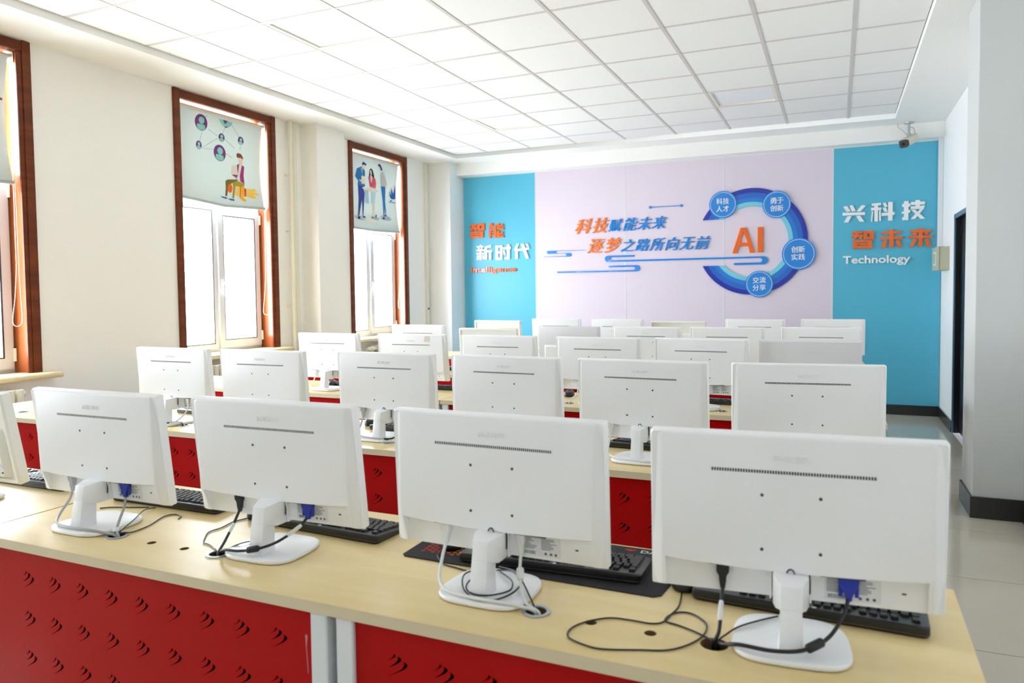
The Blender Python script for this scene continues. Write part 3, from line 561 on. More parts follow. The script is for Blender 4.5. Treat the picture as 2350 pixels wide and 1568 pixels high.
BLIND_PRINT_B = [('shadow', [(7.303, 2.279), (7.297, 2.27), (7.282, 2.263), (7.258, 2.259), (7.228, 2.256), (7.195, 2.257), (7.162, 2.26), (7.133, 2.266), (7.11, 2.273), (7.095, 2.282), (7.091, 2.29), (7.096, 2.298), (7.111, 2.305), (7.134, 2.31), (7.164, 2.312), (7.197, 2.312), (7.229, 2.309), (7.259, 2.304), (7.283, 2.296), (7.298, 2.288)]), ('shadow', [(7.857, 2.321), (7.85, 2.312), (7.832, 2.304), (7.803, 2.299), (7.768, 2.296), (7.729, 2.297), (7.691, 2.3), (7.657, 2.306), (7.63, 2.314), (7.613, 2.324), (7.607, 2.333), (7.613, 2.342), (7.631, 2.35), (7.658, 2.356), (7.693, 2.358), (7.731, 2.358), (7.77, 2.355), (7.805, 2.349), (7.833, 2.341), (7.851, 2.331)]), ('shadow', [(7.594, 2.303), (7.59, 2.297), (7.577, 2.291), (7.557, 2.287), (7.533, 2.286), (7.505, 2.286), (7.479, 2.288), (7.455, 2.293), (7.436, 2.299), (7.424, 2.305), (7.42, 2.312), (7.424, 2.319), (7.437, 2.324), (7.456, 2.328), (7.48, 2.33), (7.507, 2.33), (7.534, 2.327), (7.558, 2.323), (7.578, 2.317), (7.59, 2.31)]), ('skin', [(7.261, 2.905), (7.33, 2.909), (7.315, 2.873), (7.273, 2.856), (7.24, 2.867)]), ('navy', [(7.258, 2.921), (7.28, 2.95), (7.349, 2.93), (7.337, 2.909), (7.293, 2.916), (7.265, 2.902)]), ('indigo', [(7.166, 2.674), (7.249, 2.658), (7.291, 2.66), (7.283, 2.618), (7.299, 2.579), (7.265, 2.315), (7.249, 2.314), (7.241, 2.495), (7.183, 2.308), (7.158, 2.305), (7.176, 2.516)]), ('shirt', [(7.154, 2.851), (7.244, 2.888), (7.273, 2.859), (7.298, 2.864), (7.314, 2.834), (7.308, 2.662), (7.249, 2.658), (7.157, 2.671), (7.178, 2.71), (7.115, 2.757)]), ('collar', [(7.229, 2.862), (7.254, 2.886), (7.273, 2.859), (7.257, 2.789)]), ('cream', [(7.243, 2.783), (7.317, 2.777), (7.306, 2.688), (7.234, 2.687)]), ('skin', [(7.191, 2.733), (7.286, 2.72), (7.279, 2.705), (7.207, 2.712)]), ('shoe2', [(7.152, 2.293), (7.187, 2.306), (7.206, 2.273), (7.157, 2.268)]), ('shoe2', [(7.254, 2.312), (7.286, 2.313), (7.317, 2.295), (7.258, 2.292)]), ('black', [(7.403, 2.867), (7.432, 2.894), (7.468, 2.881), (7.495, 2.827), (7.502, 2.785), (7.471, 2.777), (7.458, 2.798), (7.423, 2.817), (7.413, 2.785), (7.39, 2.787)]), ('skin', [(7.41, 2.862), (7.439, 2.877), (7.455, 2.829), (7.431, 2.805)]), ('pink', [(7.372, 2.785), (7.422, 2.792), (7.441, 2.72), (7.465, 2.789), (7.522, 2.785), (7.539, 2.725), (7.521, 2.662), (7.404, 2.67)]), ('cream', [(7.426, 2.801), (7.454, 2.804), (7.453, 2.746), (7.441, 2.717), (7.425, 2.751)]), ('pale', [(7.423, 2.61), (7.531, 2.623), (7.497, 2.478), (7.418, 2.474)]), ('skirt', [(7.296, 2.612), (7.374, 2.629), (7.382, 2.466), (7.301, 2.464)]), ('skin', [(7.447, 2.477), (7.505, 2.483), (7.495, 2.403), (7.53, 2.354), (7.505, 2.344), (7.466, 2.396), (7.462, 2.315), (7.443, 2.313)]), ('cream', [(7.591, 2.633), (7.582, 2.627), (7.556, 2.621), (7.517, 2.617), (7.469, 2.615), (7.416, 2.615), (7.363, 2.617), (7.317, 2.62), (7.28, 2.626), (7.257, 2.632), (7.249, 2.639), (7.257, 2.645), (7.281, 2.651), (7.318, 2.655), (7.365, 2.657), (7.417, 2.658), (7.47, 2.656), (7.519, 2.652), (7.557, 2.647), (7.582, 2.64)]), ('cream', [(7.544, 2.259), (7.538, 2.25), (7.521, 2.243), (7.494, 2.238), (7.461, 2.236), (7.424, 2.237), (7.388, 2.24), (7.356, 2.246), (7.331, 2.254), (7.315, 2.263), (7.31, 2.271), (7.316, 2.28), (7.332, 2.287), (7.358, 2.292), (7.39, 2.294), (7.426, 2.293), (7.463, 2.29), (7.496, 2.284), (7.522, 2.277), (7.538, 2.268)]), ('black', [(7.431, 2.309), (7.467, 2.319), (7.464, 2.304), (7.434, 2.298)]), ('black', [(7.515, 2.344), (7.541, 2.354), (7.524, 2.312), (7.508, 2.31)]), ('skin', [(7.595, 2.939), (7.633, 2.932), (7.647, 2.895), (7.623, 2.885)]), ('navy', [(7.572, 2.955), (7.617, 2.974), (7.646, 2.958), (7.679, 2.909), (7.648, 2.896), (7.623, 2.933)]), ('skin', [(7.752, 2.763), (7.785, 2.765), (7.774, 2.736), (7.735, 2.689), (7.712, 2.692)]), ('jeans', [(7.635, 2.707), (7.731, 2.711), (7.722, 2.527), (7.742, 2.374), (7.724, 2.368), (7.707, 2.449), (7.702, 2.339), (7.684, 2.338), (7.667, 2.53)]), ('greyshirt', [(7.628, 2.871), (7.674, 2.894), (7.732, 2.843), (7.76, 2.762), (7.725, 2.713), (7.629, 2.706)]), ('shoe2', [(7.708, 2.36), (7.739, 2.368), (7.749, 2.355), (7.716, 2.346)]), ('shoe2', [(7.667, 2.326), (7.7, 2.333), (7.707, 2.311), (7.661, 2.305)]), ('shirt2', [(7.818, 2.671), (7.856, 2.619), (7.859, 2.714), (7.903, 2.642), (7.956, 2.757), (7.95, 2.582), (7.862, 2.572), (7.824, 2.603)]), ('shirt2', [(7.794, 2.533), (7.949, 2.539), (7.949, 2.53), (7.794, 2.526)]), ('navy', [(7.827, 2.556), (7.869, 2.559), (7.869, 2.545), (7.827, 2.542)])]

# ------------------------------------------------------------------ room shell
X0, X1 = WALL_X, 1.035
Y0, Y1 = -3.2, 9.023
CEIL_Z, SOFF_Z = 3.178, 3.132
TX0, TX1, TY0, TY1 = -4.55, 0.545, -2.6, 8.50
YZ = Matrix(((0, 0, 1, 0), (1, 0, 0, 0), (0, 1, 0, 0), (0, 0, 0, 1)))      # XY plate -> stands in the YZ plane

# floor: grout bed with polished tiles laid on it
floor = struct(obj('floor', G().box(X0 - 0.2, X1 + 0.2, Y0 - 0.2, Y1 + 0.2, -0.08, -0.0012), M_GROUT), 'beige polished tile floor with dark joints')
xs = sorted({X0} | {round(0.459 + 0.8 * k, 4) for k in range(-6, 1)} | {X1})
ys = sorted({Y0} | {round(0.0255 + 0.8 * k, 4) for k in range(-3, 12) if Y0 < 0.0255 + 0.8 * k < Y1} | {Y1})
_tiles = {}
for i in range(len(xs) - 1):
    for j in range(len(ys) - 1):
        w, h = xs[i + 1] - xs[i], ys[j + 1] - ys[j]
        key = (round(w, 3), round(h, 3))
        if key not in _tiles:
            _tiles[key] = G().box(-w / 2 + 0.002, w / 2 - 0.002, -h / 2 + 0.002, h / 2 - 0.002, -0.012, 0.0).mesh('floor_tile', M_FLOOR)
        link('floor_tile', _tiles[key], floor, ((xs[i] + xs[i + 1]) / 2, (ys[j] + ys[j + 1]) / 2, 0))

# ceiling: slab, lay-in tiles on a bar grid, plaster soffit all round
ceiling = struct(obj('ceiling', G().box(X0 - 0.3, X1 + 0.3, Y0 - 0.2, Y1 + 0.2, 3.24, 3.32), M_CEIL), 'white suspended ceiling of square tiles')
gx = [TX0] + [-1.7017 + 0.6 * i for i in range(-4, 4)] + [TX1]
gy = [TY0] + [4.4463 + 0.6 * j for j in range(-11, 7)] + [TY1]
LIGHT_CELLS = {(-3, -1): 'ceiling light panel over the front desks towards the windows',
               (-3, 4): 'small-looking ceiling light panel far back near the window side',
               (1, 4): 'ceiling light panel far back near the aisle side',
               (1, -1): 'ceiling light panel above the camera towards the aisle side'}
_ct = {}
for i in range(len(gx) - 1):
    for j in range(len(gy) - 1):
        ci, cj = i - 5, j - 12                                  # cell index on the grid (line i = -4 is gx[1], line j = -11 is gy[1])
        w, h = gx[i + 1] - gx[i], gy[j + 1] - gy[j]
        cx, cy = (gx[i] + gx[i + 1]) / 2, (gy[j] + gy[j + 1]) / 2
        if (ci, cj) in LIGHT_CELLS:
            t = thing('ceiling_light', LIGHT_CELLS[(ci, cj)] + ', switched off', 'ceiling light', (cx, cy, CEIL_Z), 0, 'square ceiling light panels')
            fr = flat('frame', [round_rect(0.576, 0.576, 0.001, 1), round_rect(0.52, 0.52, 0.001, 1)], 0.02, M_FIX)
            link('frame', fr, t, (0, 0, 0.012))
            obj('diffuser', G().box(-0.27, 0.27, -0.27, 0.27, 0.012, 0.02), M_DIFF, t)
            continue
        key = (round(w, 3), round(h, 3))
        if key not in _ct:
            _ct[key] = G().box(-w / 2 + 0.006, w / 2 - 0.006, -h / 2 + 0.006, h / 2 - 0.006, 0.004, 0.02).mesh('ceiling_tile', M_TILE)
        link('ceiling_tile', _ct[key], ceiling, (cx, cy, CEIL_Z))
for x in gx[1:-1]:
    obj('grid_bar', G().box(x - 0.012, x + 0.012, TY0, TY1, CEIL_Z, CEIL_Z + 0.0035), M_TBAR, ceiling)
for y in gy[1:-1]:
    obj('grid_bar', G().box(TX0, TX1, y - 0.011, y + 0.011, CEIL_Z + 0.0008, CEIL_Z + 0.0036), M_TBAR, ceiling)
me = flat('trim_1', [[(X0 - 0.1, Y0 - 0.1), (X1 + 0.1, Y0 - 0.1), (X1 + 0.1, Y1 + 0.1), (X0 - 0.1, Y1 + 0.1)],
                     [(TX0, TY0), (TX0, TY1), (TX1, TY1), (TX1, TY0)]], 0.11, M_CEIL)
struct(link('trim_1', me, None, (0, 0, SOFF_Z + 0.055)), 'white plaster soffit framing the tiled ceiling')

# left wall with five window openings
holes = [[(a + 0.05, WIN_Z0 - 0.01), (b - 0.06, WIN_Z0 - 0.01), (b - 0.06, 3.07), (a + 0.05, 3.07)] for a, b in WINDOWS]
me = flat('wall_left', [[(Y0 - 0.1, -0.02), (Y1 + 0.1, -0.02), (Y1 + 0.1, 3.28), (Y0 - 0.1, 3.28)]] + holes, 0.28, M_WALL)
me.transform(Matrix.Translation((WALL_X - 0.14, 0, 0)) @ YZ)
struct(link('wall_left', me), 'cream window wall')
struct(obj('wall_front', G().box(X0 - 0.3, X1 + 0.3, Y0 - 0.2, Y0, -0.02, 3.28), M_WALLR), 'plain wall behind the camera')

wall_back = struct(obj('wall_back', G().box(X0 - 0.3, X1 + 0.3, Y1 + 0.012, Y1 + 0.2, -0.02, 3.28), M_WALLR), 'back wall clad in blue and lilac panels')
MX = [-4.72, -3.653, -2.437, -1.234, -0.039, 1.03]
for k in range(5):
    m = M_BLUE if k in (0, 4) else M_LILAC
    p = obj('wall_panel', G().box(MX[k] + 0.004, MX[k + 1] - 0.004, Y1 - 0.006, Y1 + 0.014, 0.11, 2.972), m, wall_back)
    p['label'] = 'turquoise panel' if k in (0, 4) else 'pale lilac panel'
for k in range(5):
    obj('joint_strip', G().box(MX[k] - 0.0045, MX[k] + 0.0045, Y1 - 0.0085, Y1 + 0.012, 0.11, 2.972), M_STRIP, wall_back, bevel=(0.002, 1))
obj('joint_strip', G().box(MX[0], MX[-1], Y1 - 0.0085, Y1 + 0.012, 2.962, 2.975), M_STRIP, wall_back)
struct(obj('trim_2', G().box(X0, X1, 8.85, Y1 + 0.1, 2.972, SOFF_Z + 0.02), M_CEIL, bevel=(0.004, 2)), 'white boxed beam above the mural wall')
struct(obj('wall_pier_middle', G().box(WALL_X - 0.05, -4.87, 6.12, 6.58, -0.02, SOFF_Z + 0.02), M_WALL, bevel=(0.006, 2)), 'cream pier between two windows')
struct(obj('wall_pier_corner', G().box(WALL_X - 0.05, -4.73, 8.66, Y1 + 0.1, -0.02, SOFF_Z + 0.02), M_WALLR, bevel=(0.006, 2)), 'pale pier in the corner beside the mural')

# right wall with a door opening, pillar
DY0, DY1, DZ = 7.15, 8.09, 2.09
me = flat('wall_right', [[(Y0 - 0.1, -0.02), (Y1 + 0.1, -0.02), (Y1 + 0.1, 3.28), (Y0 - 0.1, 3.28)], [(DY0, 0.0), (DY1, 0.0), (DY1, DZ), (DY0, DZ)]], 0.2, M_WALLR)
me.transform(Matrix.Translation((X1 + 0.1, 0, 0)) @ YZ)
struct(link('wall_right', me), 'white aisle wall')
struct(obj('wall_pillar', G().box(0.768, X1 + 0.02, 5.115, 5.52, -0.01, SOFF_Z + 0.02), M_PILLAR, bevel=(0.006, 2)), 'square white pillar at the aisle')
door = struct(obj('door_1', G().box(X1 + 0.05, X1 + 0.09, DY0 + 0.04, DY1 - 0.04, 0.005, DZ - 0.04), M_DOOR, bevel=(0.004, 1)), 'black door in the aisle wall')
for a, b, c, d in ((DY0, DY0 + 0.045, 0, DZ), (DY1 - 0.045, DY1, 0, DZ), (DY0, DY1, DZ - 0.045, DZ)):
    obj('door_frame', G().box(X1 + 0.006, X1 + 0.12, a, b, c, d), M_DOOR, door, bevel=(0.003, 1))
    obj('frame_edging', G().box(X1 - 0.006, X1 + 0.008, a, b, c, d), M_DFRAME, door, bevel=(0.002, 1))
obj('door_leaf_panel', G().box(X1 + 0.044, X1 + 0.052, DY0 + 0.16, DY1 - 0.16, 0.25, 1.9), M_DOOR, door, bevel=(0.003, 1))
obj('door_handle', G().tube(smooth_path([(X1 + 0.05, DY0 + 0.12, 1.0), (X1 + 0.0, DY0 + 0.12, 1.0), (X1 + 0.0, DY0 + 0.22, 1.0)]), 0.01, 8), M_ALU, door, smooth=40)

# dark tiled skirting
bz = 0.11
struct(obj('baseboard_back', G().box(-4.73, X1, Y1 - 0.02, Y1 + 0.02, -0.005, bz), M_BASE, bevel=(0.002, 1)), 'dark skirting along the mural wall')
b = struct(obj('baseboard_right', G().box(X1 - 0.014, X1 + 0.01, DY1, Y1 - 0.02, -0.005, bz), M_BASE, bevel=(0.002, 1)), 'dark skirting along the aisle wall')
obj('skirting_length', G().box(X1 - 0.014, X1 + 0.01, 5.534, DY0, -0.005, bz), M_BASE, b, bevel=(0.002, 1))
obj('skirting_length', G().box(X1 - 0.014, X1 + 0.01, Y0, 5.101, -0.005, bz), M_BASE, b, bevel=(0.002, 1))
bp = struct(obj('baseboard_pillar', G().box(0.754, X1, 5.101, 5.116, -0.005, bz + 0.02), M_BASE, bevel=(0.002, 1)), 'dark skirting around the pillar')
obj('skirting_length', G().box(0.754, 0.769, 5.116, 5.534, -0.005, bz + 0.02), M_BASE, bp, bevel=(0.002, 1))
obj('skirting_length', G().box(0.769, X1, 5.519, 5.534, -0.005, bz + 0.02), M_BASE, bp, bevel=(0.002, 1))
struct(obj('baseboard_left', G().box(WALL_X - 0.01, WALL_X + 0.014, Y0, 6.12, -0.005, bz), M_BASE, bevel=(0.002, 1)), 'dark skirting along the window wall')


# ------------------------------------------------------------------ windows
def plate_yz(name, splines, x0, x1, m, parent):
    me = flat(name, splines, x1 - x0, m)
    me.transform(Matrix.Translation(((x0 + x1) / 2, 0, 0)) @ YZ)
    return link(name, me, parent)


def rc(a, b, c, d):
    return [(a, c), (b, c), (b, d), (a, d)]


WIN_LABEL = ['brown-framed window nearest the mural wall', 'brown-framed window in the middle, over the second radiator', 'brown-framed window cut by the picture edge',
             'brown-framed window beside the camera', 'brown-framed window behind the camera']


def make_window(n, y0, y1):
    w = bpy.data.objects.new('window_%d' % n, None)
    col.objects.link(w)
    struct(w, WIN_LABEL[n - 1])
    oy0, oy1, oz1 = y0 + 0.064, y1 - 0.078, 3.056
    xi = WALL_X
    zs = WIN_Z0
    obj('casing_board', G().box(xi - 0.004, xi + 0.02, y0, oy0, zs, SOFF_Z - 0.004), M_BROWN, w, bevel=(0.005, 2))
    obj('casing_board', G().box(xi - 0.004, xi + 0.02, oy1 + 0.02, y1, zs, SOFF_Z - 0.004), M_BROWN, w, bevel=(0.005, 2))
    obj('casing_bead', G().box(xi - 0.004, xi + 0.011, oy1 - 0.012, oy1 + 0.022, zs, oz1), M_BROWN, w, bevel=(0.004, 2))
    obj('casing_board', G().box(xi - 0.004, xi + 0.018, oy0, oy1 + 0.02, oz1, SOFF_Z - 0.008), M_BROWN, w, bevel=(0.005, 2))
    obj('reveal_board', G().box(-5.30, xi, oy0 - 0.014, oy0, zs, oz1), M_JAMB, w)
    obj('reveal_board', G().box(-5.30, xi, oy1, oy1 + 0.016, zs, oz1), M_JAMB, w)
    obj('reveal_board', G().box(-5.30, xi, oy0, oy1, oz1, oz1 + 0.012), M_JAMB, w)
    ym = oy0 + 0.475 * (oy1 - oy0)
    # outer plastic frame: fixed light, sash light, fanlight
    zt0, zt1 = 2.17, 2.25
    plate_yz('window_frame', [rc(oy0, oy1, zs, oz1), rc(oy0 + 0.05, ym - 0.028, zs + 0.075, zt0), rc(ym + 0.028, oy1 - 0.035, zs + 0.045, zt0), rc(oy0 + 0.05, oy1 - 0.05, zt1, oz1 - 0.05)],
             -5.29, -5.235, M_PVC, w)
    plate_yz('glazing_bead_shade', [rc(oy0 + 0.048, ym - 0.026, zs + 0.073, zt0 + 0.002), rc(oy0 + 0.057, ym - 0.036, zs + 0.082, zt0 - 0.007)], -5.236, -5.2335, M_GASKET_SHADE, w)  # gasket line widened, its dark colour also paints shade at the pane edge
    obj('pane', G().box(-5.268, -5.262, oy0 + 0.045, ym - 0.024, zs + 0.07, zt0 + 0.004), M_GLASS, w)
    obj('pane', G().box(-5.268, -5.262, oy0 + 0.045, oy1 - 0.045, zt1 - 0.004, oz1 - 0.046), M_GLASS, w)
    # opening sash with pane, handle and hinges
    s0, s1, sz0, sz1 = ym + 0.016, oy1 - 0.018, zs + 0.03, zt0 + 0.03
    sash = plate_yz('sash', [rc(s0, s1, sz0, sz1), rc(s0 + 0.062, s1 - 0.062, sz0 + 0.075, sz1 - 0.07)], -5.255, -5.212, M_PVC, w)
    plate_yz('glazing_bead_shade', [rc(s0 + 0.06, s1 - 0.06, sz0 + 0.073, sz1 - 0.068), rc(s0 + 0.068, s1 - 0.072, sz0 + 0.082, sz1 - 0.078)], -5.214, -5.2105, M_GASKET_SHADE, sash)
    obj('pane', G().box(-5.238, -5.232, s0 + 0.056, s1 - 0.056, sz0 + 0.07, sz1 - 0.066), M_GLASS, sash)
    zh = 1.5
    obj('window_handle', G().box(-5.214, -5.204, s0 + 0.018, s0 + 0.046, zh - 0.03, zh + 0.045)
        .tube(smooth_path([(-5.206, s0 + 0.032, zh + 0.01), (-5.17, s0 + 0.034, zh + 0.012), (-5.16, s0 + 0.045, zh), (-5.158, s0 + 0.055, zh - 0.05), (-5.158, s0 + 0.058, zh - 0.11)]), 0.009, 8), M_CHAIN, sash, smooth=40)
    for z in (sz0 + 0.05, sz1 - 0.12):
        obj('hinge', G().cyl((-5.208, s1 + 0.006), 'z', 0.011, z, z + 0.09, 10), M_TRUNK, sash, smooth=40)
    # rounded sill
    prof = [(-5.30, 0.836), (-4.985, 0.836)] + [(-4.985 + 0.021 * math.cos(a), 0.857 + 0.021 * math.sin(a)) for a in [math.radians(t) for t in range(-75, 90, 15)]] + [(-4.985, 0.878), (-5.30, 0.878)]
    pr = [(p[0], p[1]) for p in prof]
    g = G().loft([[(p[0], y0 - 0.075, p[1]) for p in pr], [(p[0], y1 + 0.085, p[1]) for p in pr]])
    obj('sill', g, M_SILL, w, smooth=30, bevel=(0.006, 2))
    return w


for k, (a, b) in enumerate(WINDOWS):
    make_window(k + 1, a, b)


# ------------------------------------------------------------------ roller blinds
def make_blind(y0, y1, zl, zm, zr, label, prints, dashes):
    t = thing('roller_blind', label, 'blind', (WALL_X + 0.02, (y0 + y1) / 2, 3.0), 0, 'printed roller blinds in the windows')
    off = Vector((-(WALL_X + 0.02), -(y0 + y1) / 2, -3.0))
    T = Matrix.Translation(off)
    bx = -5.130
    oy0, oy1 = y0 + 0.066, y1 - 0.080
    zr0 = 3.018
    obj('roller_tube', G().cyl((bx - 0.018, zr0), 'y', 0.021, oy0 + 0.012, oy1 - 0.012, 20).put(T), M_ROLL, t, smooth=40)
    for y, s in ((oy0 + 0.001, 1), (oy1 - 0.001, -1)):
        g = G().box(bx - 0.045, bx + 0.014, min(y, y + 0.003 * s), max(y, y + 0.003 * s), zr0 - 0.035, zr0 + 0.034)
        g.box(bx - 0.045, bx + 0.014, min(y, y + 0.03 * s), max(y, y + 0.03 * s), zr0 + 0.031, zr0 + 0.036)
        g.cyl((bx - 0.018, zr0), 'y', 0.025, min(y, y + 0.012 * s), max(y, y + 0.012 * s), 18)
        obj('bracket', g.put(T), M_CHAIN, t, smooth=40)
    # cloth: a thin sheet, right edge drawn in and curling towards the glass
    ny, nz = 24, 22
    ya, yb = oy0 + 0.016, oy1 - 0.028
    front, back = [], []
    for j in range(nz + 1):
        v = j / nz
        pull = 0.022 * math.sin(math.pi * min(1, v * 1.02)) ** 0.8
        for i in range(ny + 1):
            u = i / ny
            zb = (zl + (zm - zl) * u * 2) if u < 0.5 else (zm + (zr - zm) * (u - 0.5) * 2)
            y = ya + (yb - ya) * u - pull * u ** 6
            curl = -0.02 * max(0, (u - 0.9) / 0.1) ** 2 * math.sin(math.pi * v)
            z = zr0 - 0.004 + (zb - zr0) * v
            front.append((bx + curl, y, z))
            back.append((bx + curl - 0.0008, y, z))
    g = G()
    g.v = front + back
    n = len(front)
    W = ny + 1
    for j in range(nz):
        for i in range(ny):
            a = j * W + i
            g.f.append((a, a + 1, a + W + 1, a + W))
            g.f.append((n + a, n + a + W, n + a + W + 1, n + a + 1))
    for j in range(nz):
        g.f.append((j * W, (j + 1) * W, n + (j + 1) * W, n + j * W))
        g.f.append((j * W + ny, n + j * W + ny, n + (j + 1) * W + ny, (j + 1) * W + ny))
    cloth = obj('blind_cloth', g.put(T), M_BLIND, t, smooth=60)
    yc = (ya + yb) / 2
    h = 0.024
    bar = [(ya - 0.004, zl), (yc, zm), (yb + 0.012, zr), (yb + 0.012, zr - h), (yc, zm - h), (ya - 0.004, zl - h)]
    obj('bottom_bar', G().prism(bar, 'x', bx - 0.006, bx + 0.006).put(T), M_BBAR, t, bevel=(0.002, 1))
    # beaded pull chain loop at the jamb
    zc0 = 1.20
    yk = oy1 - 0.022
    pts = [(bx + 0.006, yk, zr0)] + [(bx + 0.006 - 0.012 * k / 8, yk - 0.002 * k / 8, zr0 - (zr0 - 1.6) * k / 8) for k in range(1, 9)]
    loop = [(bx - 0.012, yk - 0.014, 1.4), (bx - 0.016, yk - 0.03, 1.27), (bx - 0.01, yk - 0.034, 1.215), (bx + 0.012, yk - 0.02, zc0), (bx + 0.03, yk - 0.004, 1.22), (bx + 0.032, yk, 1.28), (bx + 0.022, yk - 0.001, 1.5)]
    up = [(bx + 0.016, yk, 1.9), (bx + 0.014, yk, 2.4), (bx + 0.014, yk, zr0)]
    path = smooth_path(pts + loop + up, 22)
    fine = []
    acc = 0.0
    for a, c in zip(path[:-1], path[1:]):
        d = (c - a).length
        kk = max(1, int(d / 0.0022))
        for q in range(kk):
            fine.append(a + (c - a) * q / kk)
    rad = [0.0026 if (i // 2) % 2 == 0 else 0.0014 for i in range(len(fine))]
    obj('pull_chain', G().tube(fine, rad, 5).put(T), M_CHAIN, t)
    for i, (c, poly) in enumerate(prints):
        px = bx + 0.0006 + 0.00012 * i
        obj('printed_shape', G().prism(poly, 'x', px - 0.0003, px).put(T), PRINT[c], cloth)
    for poly in dashes:
        obj('printed_dash', G().prism(poly, 'x', bx + 0.0004, bx + 0.0008).put(T), PRINT['purple'], cloth)
    return t


make_blind(*WINDOWS[1], 2.256, 2.222, 2.246, 'pale aqua roller blind printed with a seated figure and linked purple heads', BLIND_PRINT_A, BLIND_DASHES)
make_blind(*WINDOWS[0], 2.172, 2.168, 2.186, 'pale aqua roller blind printed with three figures standing at a round table', BLIND_PRINT_B, [])
make_blind(*WINDOWS[2], 2.19, 2.17, 2.186, 'pale aqua roller blind at the picture edge with a dark printed bar', [('brown', [(3.06, 2.712), (3.205, 2.712), (3.205, 2.728), (3.06, 2.728)])], [])

make_blind(*WINDOWS[3], 2.19, 2.17, 2.186, 'unseen aqua roller blind added to dim the window beside the camera', [], [])  # out of view, added to cut the daylight on the front row


# ------------------------------------------------------------------ radiators, pipes, trunking on the window wall
def make_radiator(y0, n, label):
    t = thing('radiator', label, 'radiator', (-4.97, y0, 0.0), 0, 'column radiators under the windows')
    g = G()
    prof = round_rect(0.052, 0.07, 0.02, 4)
    for k in (-0.045, 0.045):
        g.loft([[(k + p[1] * 0.6, p[0] * 0.86, z) for p in prof] for z in (0.14, 0.76)])
    g.loft([[(p[1] * 2.0, p[0] * 0.95, z) for p in prof] for z in (0.735, 0.775, 0.79)])
    g.loft([[(p[1] * 2.0, p[0] * 0.95, z) for p in prof] for z in (0.12, 0.16)])
    me = g.mesh('section', M_RAD, 50)
    for i in range(n):
        link('section', me, t, (0, 0.03 + 0.06 * i, 0))
    obj('connecting_pipe', G().tube([(0, -0.16, 0.755), (0, 0.03 + 0.06 * n, 0.755)], 0.02, 12), M_PIPE, t, smooth=40)
    obj('valve', G().cyl((0, 0.755), 'y', 0.03, -0.10, -0.05, 12), M_PIPE, t, smooth=40)
    obj('floor_bracket', G().box(-0.05, 0.05, 0.05, 0.06 * n - 0.02, 0.0, 0.125), M_RAD, t)
    return t


make_radiator(2.30, 14, 'cream column radiator under the window at the picture edge')
make_radiator(4.68, 14, 'cream column radiator under the middle window')
make_radiator(7.22, 12, 'cream column radiator under the window nearest the mural')

t = thing('heating_pipe', 'cream vertical heating pipe with clamps beside the middle window', 'pipe', (-5.02, 5.895, 0))
obj('riser', G().cyl((0, 0), 'z', 0.019, 0.005, SOFF_Z - 0.002, 16), M_PIPE, t, smooth=40)
for z in (2.58, 2.02, 1.28, 0.5):
    obj('clamp', G().cyl((0, 0), 'z', 0.0225, z, z + 0.018, 16).box(-0.055, -0.02, -0.035, -0.02, z, z + 0.016), M_TRUNK, t, smooth=40)
obj('upper_sleeve', G().cyl((0, 0), 'z', 0.0235, 2.92, SOFF_Z - 0.003, 16), M_TRUNK, t, smooth=40)
t = thing('cable_trunking', 'slim cream trunking running up beside the heating pipe', 'trunking', (WALL_X, 5.99, 0), 0)
obj('trunk_body', G().box(0.0, 0.028, -0.02, 0.04, 0.01, SOFF_Z - 0.003), M_TRUNK, t, bevel=(0.003, 1))
obj('trunk_cover', G().box(0.026, 0.034, -0.012, 0.012, 0.01, SOFF_Z - 0.003), M_TRUNK, t, bevel=(0.002, 1))
t = thing('cable_trunking', 'slim cream trunking in the corner by the last window', 'trunking', (WALL_X, 8.60, 0), 0)
obj('trunk_body', G().box(0.0, 0.03, -0.03, 0.03, 0.01, SOFF_Z - 0.003), M_TRUNK, t, bevel=(0.003, 1))
obj('cable_clip', G().box(0.03, 0.036, -0.014, 0.014, 1.17, 1.2), M_SCREW, t)
t = thing('cable_trunking', 'white trunking dropping to the grey box beside the mural', 'trunking', (1.01, 8.985, 1.80), 0)
obj('trunk_body', G().box(-0.022, 0.024, -0.05, 0.02, 0.0, 1.325), M_STEELW, t, bevel=(0.004, 1))
obj('trunk_collar', G().box(-0.03, 0.024, -0.058, 0.02, 1.27, 1.325), M_STEELW, t, bevel=(0.004, 1))

# electrical box on the aisle wall
t = thing('electrical_box', 'sage green electrical box on the aisle wall beside the mural', 'electrical box', (X1, 8.64, 1.57), 0)
obj('box_body', G().box(-0.085, 0.0, -0.23, 0.22, 0.0, 0.235), M_EBOX, t, bevel=(0.006, 2))
lid = obj('box_door', G().box(-0.106, -0.087, -0.232, 0.222, -0.002, 0.237), M_EBOX, t, bevel=(0.004, 2))
obj('display_frame', G().box(-0.109, -0.105, -0.12, 0.10, 0.05, 0.19), M_STEELW, lid, bevel=(0.002, 1))
obj('display_window', G().box(-0.111, -0.108, -0.09, 0.07, 0.07, 0.17), M_EBOX, lid)
obj('cable_gland', G().cyl((-0.03, 0.06), 'z', 0.02, 0.235, 0.25, 12), M_BLACK, t, smooth=40)

